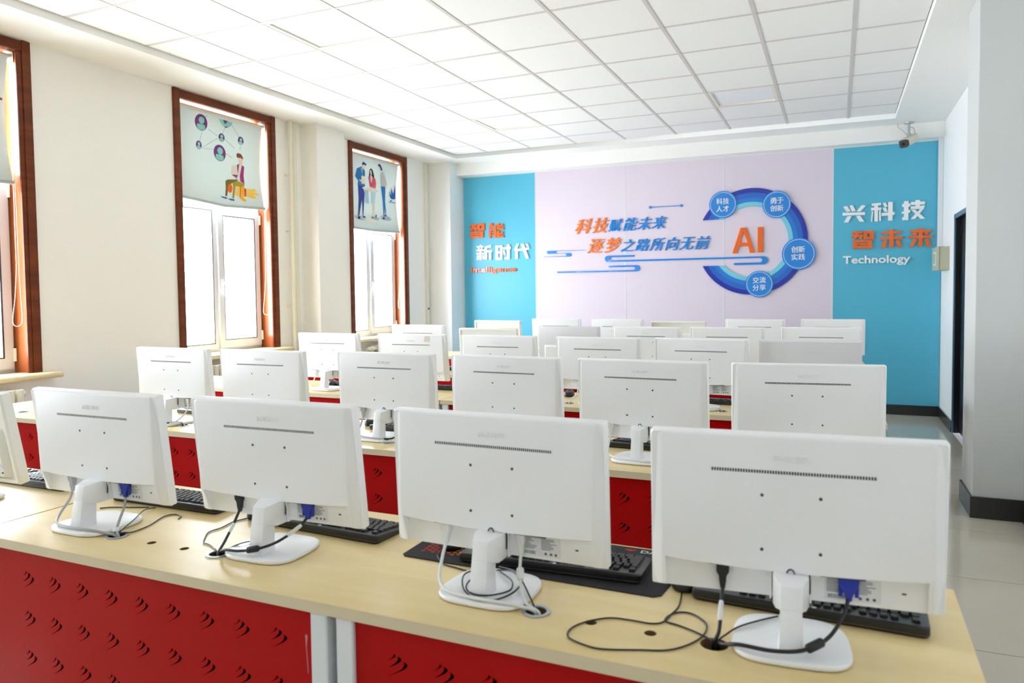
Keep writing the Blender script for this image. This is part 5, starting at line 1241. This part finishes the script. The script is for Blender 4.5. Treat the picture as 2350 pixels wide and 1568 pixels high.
# ------------------------------------------------------------------ keyboards and mice
def key_rows():
    rows = []
    u = 0.0188
    y = 0.058
    fx = [0.0] + [2 + k for k in range(4)] + [6.5 + k for k in range(4)] + [11 + k for k in range(4)]
    rows.append([(a, 1.0) for a in fx] + [(15.3 + k, 1.0) for k in range(3)])
    rows.append([(k, 1.0) for k in range(13)] + [(13, 2.0)] + [(15.3 + k, 1.0) for k in range(3)] + [(18.6 + k, 1.0) for k in range(4)])
    rows.append([(0, 1.5)] + [(1.5 + k, 1.0) for k in range(12)] + [(13.5, 1.5)] + [(15.3 + k, 1.0) for k in range(3)] + [(18.6 + k, 1.0) for k in range(4)])
    rows.append([(0, 1.75)] + [(1.75 + k, 1.0) for k in range(11)] + [(12.75, 2.25)] + [(18.6 + k, 1.0) for k in range(3)])
    rows.append([(0, 2.25)] + [(2.25 + k, 1.0) for k in range(10)] + [(12.25, 2.75)] + [(16.3, 1.0)] + [(18.6 + k, 1.0) for k in range(4)])
    rows.append([(0, 1.25), (1.25, 1.25), (2.5, 1.25), (3.75, 6.25), (10, 1.25), (11.25, 1.25), (12.5, 1.25), (13.75, 1.25)] + [(15.3 + k, 1.0) for k in range(3)] + [(18.6, 2.0), (20.6, 1.0)])
    return rows


def key_geo(w, u):
    a, b, h = w * u / 2 - 0.0011, u / 2 - 0.0011, 0.0075
    return G().loft([[(-a, -b, 0), (a, -b, 0), (a, b, 0), (-a, b, 0)], [(-a + 0.0022, -b + 0.003, h), (a - 0.0022, -b + 0.003, h), (a - 0.0022, b - 0.0015, h), (-a + 0.0022, b - 0.0015, h)]])


KEY_MESH = {}


def make_keyboard(single_keys, W=0.44, Dp=0.148):
    """The user sits on the far side: the function keys lie towards the camera (-Y)."""
    t = thing('keyboard', '', 'keyboard', (0, 0, DESK_Z), 0, 'black keyboards behind the monitors')
    o = round_rect(W, Dp, 0.012, 4)
    def hz(y):
        return 0.0165 - 0.006 * (y / (Dp / 2))
    case = obj('case', G().loft([[(p[0] * 0.985, p[1] * 0.96, 0.0) for p in o], [(p[0], p[1], 0.005) for p in o], [(p[0], p[1], hz(p[1]) - 0.003) for p in o], [(p[0] * 0.988, p[1] * 0.965, hz(p[1])) for p in o]]), M_KEYB, t, smooth=40)
    obj('trim_line', G().loft([[(p[0] * 1.001, p[1] * 1.002, z) for p in o] for z in (0.0058, 0.0072)], False, False), mat('keyboard trim line', (96, 88, 66), 0.4), case)
    u = 0.0188 * (W / 0.44)
    slope = math.atan(0.012 / Dp)
    g = G()
    for r, row in enumerate(key_rows()):
        y = -0.047 + r * u + (0.005 if r else 0)
        for x0, w in row:
            x = W / 2 - 0.014 - (x0 + w / 2) * u * 0.965      # mirrored: left of the user is right of the picture
            z = hz(y) - 0.0012
            if single_keys:
                if w not in KEY_MESH:
                    KEY_MESH[w] = key_geo(w * 0.965, 0.0188).mesh('key', M_KEY)
                link('key', KEY_MESH[w], t, (x, y, z), (-slope, 0, math.pi))
            else:
                k = key_geo(w * 0.965, u).put(Matrix.Translation((x, y, z)) @ Euler((-slope, 0, math.pi)).to_matrix().to_4x4())
                n = len(g.v)
                g.v += k.v
                g.f += [tuple(n + i for i in f) for f in k.f]
    if not single_keys:
        stuff(obj('key_field', g, M_KEY, t))
    obj('round_badge', G().cyl((0.02, -0.065), 'z', 0.0045, hz(-0.065) - 0.001, hz(-0.065) + 0.0006, 14), M_ALU, t, smooth=40)
    return t


def kb(proto_kb, x, y, yaw, z, label, first):
    o = proto_kb if first else copy_tree(proto_kb)
    o.location = (x, y, z)
    o.rotation_euler = (0, 0, yaw)
    o['label'] = label
    return o


kf = make_keyboard(True)
kb(kf, -0.052, 1.588, -0.05, DESK_Z, 'black keyboard behind the front-row monitor nearest the aisle', True)
kb(kf, -0.612, 1.612, 0.05, DESK_Z + 0.003, 'black keyboard lying on the dark mouse mat', False)
kb(kf, -1.296, 1.650, -0.075, DESK_Z, 'black keyboard behind the third front-row monitor from the aisle', False)
kb(kf, -1.893, 1.678, 0.0, DESK_Z, 'black keyboard behind the fourth front-row monitor from the aisle', False)
kb(kf, -2.575, 1.686, 0.0, DESK_Z, 'black keyboard beside the cream monitor at the picture edge', False)
kn = make_keyboard(False)
first = True
for rk, dx, yy, ya in (((1, 3), 0.03, 2.965, -0.05), ((1, 1), 0.03, 2.975, -0.04), ((1, 5), -0.02, 3.01, -0.05), ((1, 0), 0.0, 2.985, 0.0),
                       ((2, 4), 0.02, 4.32, 0.02), ((2, 1), -0.07, 4.29, -0.03), ((2, 5), 0.06, 4.275, 0.0), ((3, 5), 0.12, 5.41, 0.0), ((3, 4), 0.0, 5.46, 0.0)):
    x = MON[rk][1].location.x + dx
    kb(kn, x, yy, ya, DESK_Z, 'black keyboard behind the monitor %s the aisle, %s row' % (NEAR[rk[1]], ROW[rk[0]]), first)
    first = False


def make_mouse():
    t = thing('mouse', '', 'mouse', (0, 0, DESK_Z), 0, 'black computer mice')
    rings = []
    prof = [(0.0, 0.010, 0.030), (0.08, 0.020, 0.048), (0.25, 0.029, 0.056), (0.55, 0.036, 0.060), (0.8, 0.031, 0.058), (0.95, 0.016, 0.048), (1.0, 0.004, 0.03)]
    for zf, hh, _ in prof:
        pass
    L, Wd = 0.056, 0.031
    def ring(s, z):
        return [(Wd * s * math.copysign(abs(math.cos(a)) ** 0.8, math.cos(a)), L * s * math.copysign(abs(math.sin(a)) ** 0.85, math.sin(a)), z + 0.004 * math.sin(a) * (z / 0.036)) for a in [2 * math.pi * k / 28 for k in range(28)]]
    g = G().loft([ring(0.94, 0.0015), ring(1.0, 0.006), ring(0.99, 0.014), ring(0.93, 0.022), ring(0.80, 0.029), ring(0.58, 0.0335), ring(0.28, 0.0355), ring(0.05, 0.036)])
    obj('mouse_shell', g, M_BLACK, t, smooth=60)
    obj('scroll_wheel', G().cyl((0.028, 0.028), 'x', 0.008, -0.003, 0.003, 14), M_KEYB, t, smooth=40)
    obj('glide_pad', G().box(-0.015, 0.015, -0.03, 0.03, 0.0, 0.002), M_RUBBER, t)
    return t


mouse0 = make_mouse()
first = True
for x, y, z, ya, lb in ((-0.895, 1.632, 0.003, 0.3, 'black mouse on the honeycomb end of the dark mat'), (-0.30, 1.602, 0, 0.1, 'black mouse between the two front monitors nearest the aisle'),
                        (-1.545, 1.655, 0, 0.2, 'black mouse by the third front-row monitor from the aisle'), (-2.11, 3.02, 0, 0.4, 'black mouse in the second row, between the fourth and fifth monitors'),
                        (-3.36, 3.06, 0, 0.4, 'black mouse at the window end of the second row'), (-1.515, 4.27, 0, 0.2, 'black mouse in the third row, left of its third monitor'),
                        (-3.27, 4.22, 0, 0.5, 'black mouse behind the last monitor of the third row')):
    o = mouse0 if first else copy_tree(mouse0)
    first = False
    o.location = (x, y, DESK_Z + z)
    o.rotation_euler = (0, 0, ya)
    o['label'] = lb

# dark gaming mouse mat with honeycomb print
t = thing('mouse_mat', 'large dark mouse mat with coloured honeycomb print under a keyboard', 'mouse mat', (-0.66, 1.65, DESK_Z))
pad = [(-0.312, -0.132), (-0.10, -0.138), (0.31, -0.148), (0.325, -0.135), (0.332, -0.06), (0.325, 0.126), (-0.315, 0.132), (-0.326, 0.12), (-0.322, -0.122)]
cloth = obj('mat_cloth', G().prism(pad, 'z', 0.0001, 0.003), M_PAD, t, bevel=(0.001, 1))
cell_mats = [mat('honeycomb ' + n, c, 0.9) for n, c in (('red', (168, 40, 34)), ('orange', (190, 96, 36)), ('yellow', (186, 160, 44)), ('green', (146, 164, 48)))]
for band in range(4):
    g = G()
    for i in range(4):
        for j in range(7):
            cx = -0.285 + (band * 4 + i) * 0.0135
            cy = -0.085 + j * 0.0155 + (0.00775 if i % 2 else 0)
            g.prism([(cx + 0.006 * math.cos(a), cy + 0.006 * math.sin(a)) for a in [math.pi / 3 * q for q in range(6)]], 'z', 0.003, 0.0033)
    stuff(obj('honeycomb_print', g, cell_mats[band], cloth))
me = text_mesh('mat_lettering', 'DA', M_LABEL, 0.1, 0.0)
fit_xy(me, 0.222, 0.095, 0.262, 0.112, 0.0004)
link('mat_lettering', me, cloth, (0, 0, 0.003))
obj('mat_emblem', G().prism([(0.18, 0.104), (0.19, 0.112), (0.2, 0.108), (0.21, 0.112), (0.205, 0.1), (0.195, 0.096)], 'z', 0.003, 0.0034), cell_mats[0], cloth)


# ------------------------------------------------------------------ cables
def cable(name, label, cat, pts, r, m, n=6, parts=(), group=None):
    """World-space points; the thing stands at its first point."""
    o = Vector(pts[0])
    t = thing(name, label, cat, o, 0, group)
    T = Matrix.Translation(-o)
    obj('cord', G().tube(smooth_path(pts, n), r, 8).put(T), m, t, smooth=60)
    for pn, g, pm in parts:
        obj(pn, g.put(T), pm, t, smooth=35, bevel=(0.0015, 1) if pn in ('plug', 'ferrite_core') else None)
    return t


def plug_geo(M, x, z1=0.133, w=0.0115):
    def sq(a, b, z):
        return [tuple(M @ Vector((x + sx * a, -0.021 + sy * b, z))) for sx, sy in ((-1, -1), (1, -1), (1, 1), (-1, 1))]
    return G().loft([sq(w, 0.008, z1), sq(w, 0.008, z1 - 0.016), sq(w * 0.62, 0.0065, z1 - 0.024), sq(w * 0.55, 0.006, z1 - 0.034), sq(0.0042, 0.0042, z1 - 0.05)])


def vga_geo(M, x, z1=0.131):
    def sq(a, b, z):
        return [tuple(M @ Vector((x + sx * a, -0.0215 + sy * b, z))) for sx, sy in ((-1, -1), (1, -1), (1, 1), (-1, 1))]
    g = G().loft([sq(0.017, 0.0075, z1), sq(0.017, 0.0075, z1 - 0.010), sq(0.012, 0.007, z1 - 0.022), sq(0.0065, 0.006, z1 - 0.034), sq(0.005, 0.005, z1 - 0.044)])
    return g


def screw_geo(M, x, z1=0.131):
    return G().cyl((0, 0), 'z', 0.0035, z1 - 0.036, z1 - 0.012, 8).put(M @ Matrix.Translation((x, -0.0215, 0)))


def ferrite(a, b, r):
    a, b = Vector(a), Vector(b)
    return G().tube([a, a + (b - a) * 0.12, b - (b - a) * 0.12, b], [r * 0.75, r, r, r * 0.75], 10)


def W(M, p):
    return tuple(M @ Vector(p))


def local(M, x, y):
    q = M.inverted() @ Vector((x, y, DESK_Z))
    return q.x, q.y


def power(rk, hole, pts, m, label, sleeve=None, px=-0.12):
    M = MON[rk][0]
    gx, gy = local(M, *hole)
    path = [W(M, (px, -0.021, 0.09))] + [W(M, p) for p in pts] + [W(M, (gx, gy, -0.004)), W(M, (gx + 0.002, gy + 0.004, -0.05))]
    parts = [('plug', plug_geo(M, px), m)]
    if sleeve:
        parts.append(('paper_sleeve', ferrite(W(M, sleeve[0]), W(M, sleeve[1]), 0.0046), M_LABEL))
    return cable('power_cable', label, 'cable', path, 0.0036, m, 8, parts, 'monitor power cables')


def video(rk, hole, pts, m, label, blue=True, core=None, px=0.098, core_m=None, sleeve=None):
    M = MON[rk][0]
    gx, gy = local(M, *hole)
    gx += 0.008
    path = [W(M, (px, -0.0215, 0.094))] + [W(M, p) for p in pts] + [W(M, (gx, gy, -0.004)), W(M, (gx, gy + 0.003, -0.05))]
    parts = [('plug', vga_geo(M, px) if blue else plug_geo(M, px, 0.131, 0.010), M_VGA if blue else m)]
    if blue:
        parts += [('thumb_screw', screw_geo(M, px - 0.0135), M_VGA), ('thumb_screw', screw_geo(M, px + 0.0135), M_VGA)]
    if core:
        parts.append(('ferrite_core', ferrite(W(M, core[0]), W(M, core[1]), 0.0085), core_m or m))
    if sleeve:
        parts.append(('paper_sleeve', ferrite(W(M, sleeve[0]), W(M, sleeve[1]), 0.0048), M_WCABLE))
    return cable('video_cable', label, 'cable', path, 0.0036, m, 8, parts, 'monitor video cables')


H4, H3, H2, H1 = (-0.202, 1.348), (-0.555, 1.350), (-1.417, 1.361), (-1.783, 1.366)
power((0, 0), H4, [(-0.122, -0.04, 0.055), (-0.124, -0.065, 0.02)], M_RUBBER, 'black power cable with white paper sleeve on the front-row monitor nearest the aisle', ((-0.1215, -0.036, 0.066), (-0.1235, -0.055, 0.036)))
video((0, 0), H4, [(0.088, -0.045, 0.07), (0.06, -0.088, 0.044), (0.02, -0.116, 0.03), (-0.03, -0.122, 0.024), (-0.085, -0.112, 0.022), (-0.112, -0.094, 0.01)], M_RUBBER,
      'black video cable with blue plug lying across the white base nearest the aisle', True, ((0.052, -0.097, 0.041), (0.024, -0.115, 0.031)), core_m=M_RUBBER)
power((0, 1), H3, [(-0.122, -0.035, 0.06), (-0.11, -0.07, 0.026), (-0.07, -0.108, 0.0185), (0.0, -0.122, 0.0185), (0.06, -0.118, 0.0175), (0.10, -0.105, 0.01)], M_WCABLE,
      'white power cable looping over the base of the second front monitor')
video((0, 1), H3, [(0.066, -0.03, 0.07), (0.072, -0.045, 0.05), (0.085, -0.065, 0.026), (0.105, -0.085, 0.008)], M_WCABLE,
      'white video cable with a white core on the second front monitor', False, ((0.069, -0.037, 0.062), (0.076, -0.052, 0.042)), px=0.065, core_m=M_WCABLE)
power((0, 2), H2, [(-0.124, -0.042, 0.055), (-0.12, -0.075, 0.024)], M_RUBBER, 'black power cable dropping to the ringed hole, third front monitor', ((-0.1235, -0.04, 0.058), (-0.1225, -0.058, 0.038)))
video((0, 2), H2, [(0.085, -0.045, 0.07), (0.055, -0.085, 0.045), (0.02, -0.113, 0.033), (-0.03, -0.125, 0.025), (-0.08, -0.122, 0.02)], M_RUBBER,
      'black video cable with blue plug across the base of the third front monitor', True, ((0.022, -0.112, 0.034), (-0.008, -0.121, 0.028)), core_m=M_RUBBER, sleeve=((0.09, -0.038, 0.076), (0.068, -0.068, 0.054)))
power((0, 3), H1, [(-0.124, -0.03, 0.06), (-0.118, -0.065, 0.026), (-0.07, -0.105, 0.0185), (0.0, -0.118, 0.0185), (0.07, -0.11, 0.0175), (0.108, -0.093, 0.008)], M_GCABLE,
      'grey power cable curving over the base of the fourth front monitor')
video((0, 3), H1, [(0.102, -0.03, 0.065), (0.108, -0.05, 0.035), (0.12, -0.07, 0.012)], M_GCABLE, 'grey video cable with blue plug on the fourth front monitor', True, ((0.117, -0.066, 0.017), (0.121, -0.074, 0.005)), core_m=M_WCABLE)

HR = [-0.202, -0.555, -1.417, -1.783, -2.629, -2.982]
PM = {(1, 0): M_WCABLE, (1, 1): M_WCABLE, (1, 2): M_WCABLE, (1, 3): M_GCABLE, (1, 4): M_RUBBER, (1, 5): M_RUBBER, (2, 1): M_WCABLE, (2, 2): M_WCABLE, (2, 5): M_WCABLE}
for rk, m in PM.items():
    M = MON[rk][0]
    hx = min(HR, key=lambda v: abs(v - (M.translation.x + 0.02)))
    hole = (hx, ROW_Y[rk[0]] + 0.132)
    g0 = local(M, *hole)
    s = 1 if g0[0] > 0 else -1
    tone = {M_WCABLE.name: 'white', M_GCABLE.name: 'grey', M_RUBBER.name: 'black'}[m.name]
    if s > 0:
        pts = [(-0.123, -0.035, 0.06), (-0.115, -0.07, 0.024), (-0.06, -0.112, 0.0185), (g0[0] * 0.5, -0.125, 0.0185), (g0[0] * 0.9, g0[1] - 0.012, 0.019)]
    else:
        pts = [(-0.124, -0.045, 0.05), (g0[0] + 0.004, g0[1] + 0.02, 0.018)]
    power(rk, hole, pts, m, '%s power cable of the monitor %s the aisle, %s row' % (tone, NEAR[rk[1]], ROW[rk[0]]))
    if rk[0] == 1:
        vm = M_WCABLE if rk[1] in (1, 5, 0) else M_RUBBER
        video(rk, hole, [(0.1, -0.04, 0.06), (0.09 if s > 0 else 0.05, -0.09, 0.022), (0.5 * g0[0] + 0.03, -0.125, 0.0185), (g0[0] * 0.95, g0[1] - 0.01, 0.0185)], vm,
              'video cable of the monitor %s the aisle, %s row' % (NEAR[rk[1]], ROW[rk[0]]), rk[1] not in (1, 5, 0))

Z = DESK_Z + 0.0022


def cord(label, xy, z=Z, r=0.0017, m=None, drop=False, zs=None):
    pts = [(x, y, (zs[i] if zs else z)) for i, (x, y) in enumerate(xy)]
    if drop:
        pts.append((pts[-1][0] + 0.004, pts[-1][1] + 0.012, DESK_Z - 0.05))
    return cable('thin_cord', label, 'cord', pts, r, m or M_RUBBER, 5)


cord('thin black mouse cord looped on the desk between the first two front monitors',
     [(-0.298, 1.545), (-0.291, 1.479), (-0.297, 1.434), (-0.306, 1.392), (-0.327, 1.378), (-0.363, 1.378), (-0.407, 1.372), (-0.444, 1.339), (-0.462, 1.301), (-0.455, 1.266), (-0.417, 1.248),
      (-0.381, 1.246), (-0.318, 1.268), (-0.277, 1.283), (-0.249, 1.31), (-0.229, 1.347), (-0.222, 1.383), (-0.227, 1.418), (-0.253, 1.447), (-0.276, 1.452), (-0.296, 1.436), (-0.303, 1.401), (-0.275, 1.39), (-0.241, 1.375), (-0.21, 1.355), (-0.203, 1.345)], drop=True)
cord('thin black cord crossing the white base nearest the aisle', [(-0.099, 1.47), (-0.134, 1.435), (-0.164, 1.396), (-0.182, 1.37), (-0.196, 1.352)], zs=[DESK_Z + 0.016, DESK_Z + 0.0155, DESK_Z + 0.0155, DESK_Z + 0.010, DESK_Z - 0.002], drop=True)
cord('thin black cord behind the base of the fourth front monitor', [(-2.058, 1.524), (-2.035, 1.543), (-1.991, 1.56), (-1.925, 1.585)])
cord('thin black cord curving from the ringed hole, fourth front monitor', [(-1.902, 1.59), (-1.877, 1.53), (-1.814, 1.442), (-1.79, 1.39), (-1.784, 1.372)], zs=[Z, Z + 0.012, Z + 0.014, Z + 0.008, Z - 0.004], drop=True)
cord('thin black cord with a small hook end right of the fourth front monitor', [(-1.742, 1.532), (-1.756, 1.554), (-1.789, 1.562), (-1.802, 1.533), (-1.771, 1.459), (-1.765, 1.40), (-1.778, 1.374)], drop=True)
cord('thin black mouse cord winding left of the third front monitor', [(-1.56, 1.61), (-1.572, 1.57), (-1.564, 1.518), (-1.567, 1.477), (-1.542, 1.44), (-1.513, 1.407), (-1.49, 1.402), (-1.46, 1.388), (-1.425, 1.366)], drop=True)
cord('thin black cord beside the neck of the third front monitor', [(-1.35, 1.437), (-1.376, 1.43), (-1.388, 1.404), (-1.402, 1.375), (-1.412, 1.364)], zs=[DESK_Z + 0.0155, DESK_Z + 0.0155, DESK_Z + 0.0155, DESK_Z + 0.008, DESK_Z - 0.003], drop=True)
cord('thin black mouse cord from the honeycomb mat to the second front monitor', [(-0.898, 1.575), (-0.89, 1.54), (-0.874, 1.519), (-0.85, 1.503), (-0.816, 1.495), (-0.779, 1.486)], zs=[Z + 0.004] * 3 + [Z] * 3)
zc = DESK_Z + 0.0155
cord('black cord coiled widely round the neck of the second front monitor', [(-0.755, 1.465), (-0.757, 1.427), (-0.736, 1.376), (-0.711, 1.342), (-0.675, 1.324), (-0.639, 1.338), (-0.614, 1.371), (-0.616, 1.416), (-0.647, 1.454), (-0.676, 1.478), (-0.705, 1.485)],
     zs=[zc, zc + 0.004, zc + 0.008, zc + 0.005, zc, zc, zc + 0.006, zc + 0.010, zc + 0.012, zc + 0.006, zc], r=0.0019)
cord('black cord in a tighter coil round the neck of the second front monitor', [(-0.72, 1.44), (-0.730, 1.40), (-0.718, 1.36), (-0.69, 1.338), (-0.655, 1.345), (-0.628, 1.38), (-0.635, 1.415), (-0.652, 1.44), (-0.69, 1.47)],
     zs=[zc + 0.004] * 9, r=0.0019)
cord('black cord running from the coil into the ringed hole, second front monitor', [(-0.703, 1.492), (-0.657, 1.468), (-0.623, 1.432), (-0.585, 1.385), (-0.558, 1.356)], zs=[zc + 0.006, zc + 0.012, zc + 0.012, zc + 0.002, Z - 0.003], drop=True, r=0.0019)
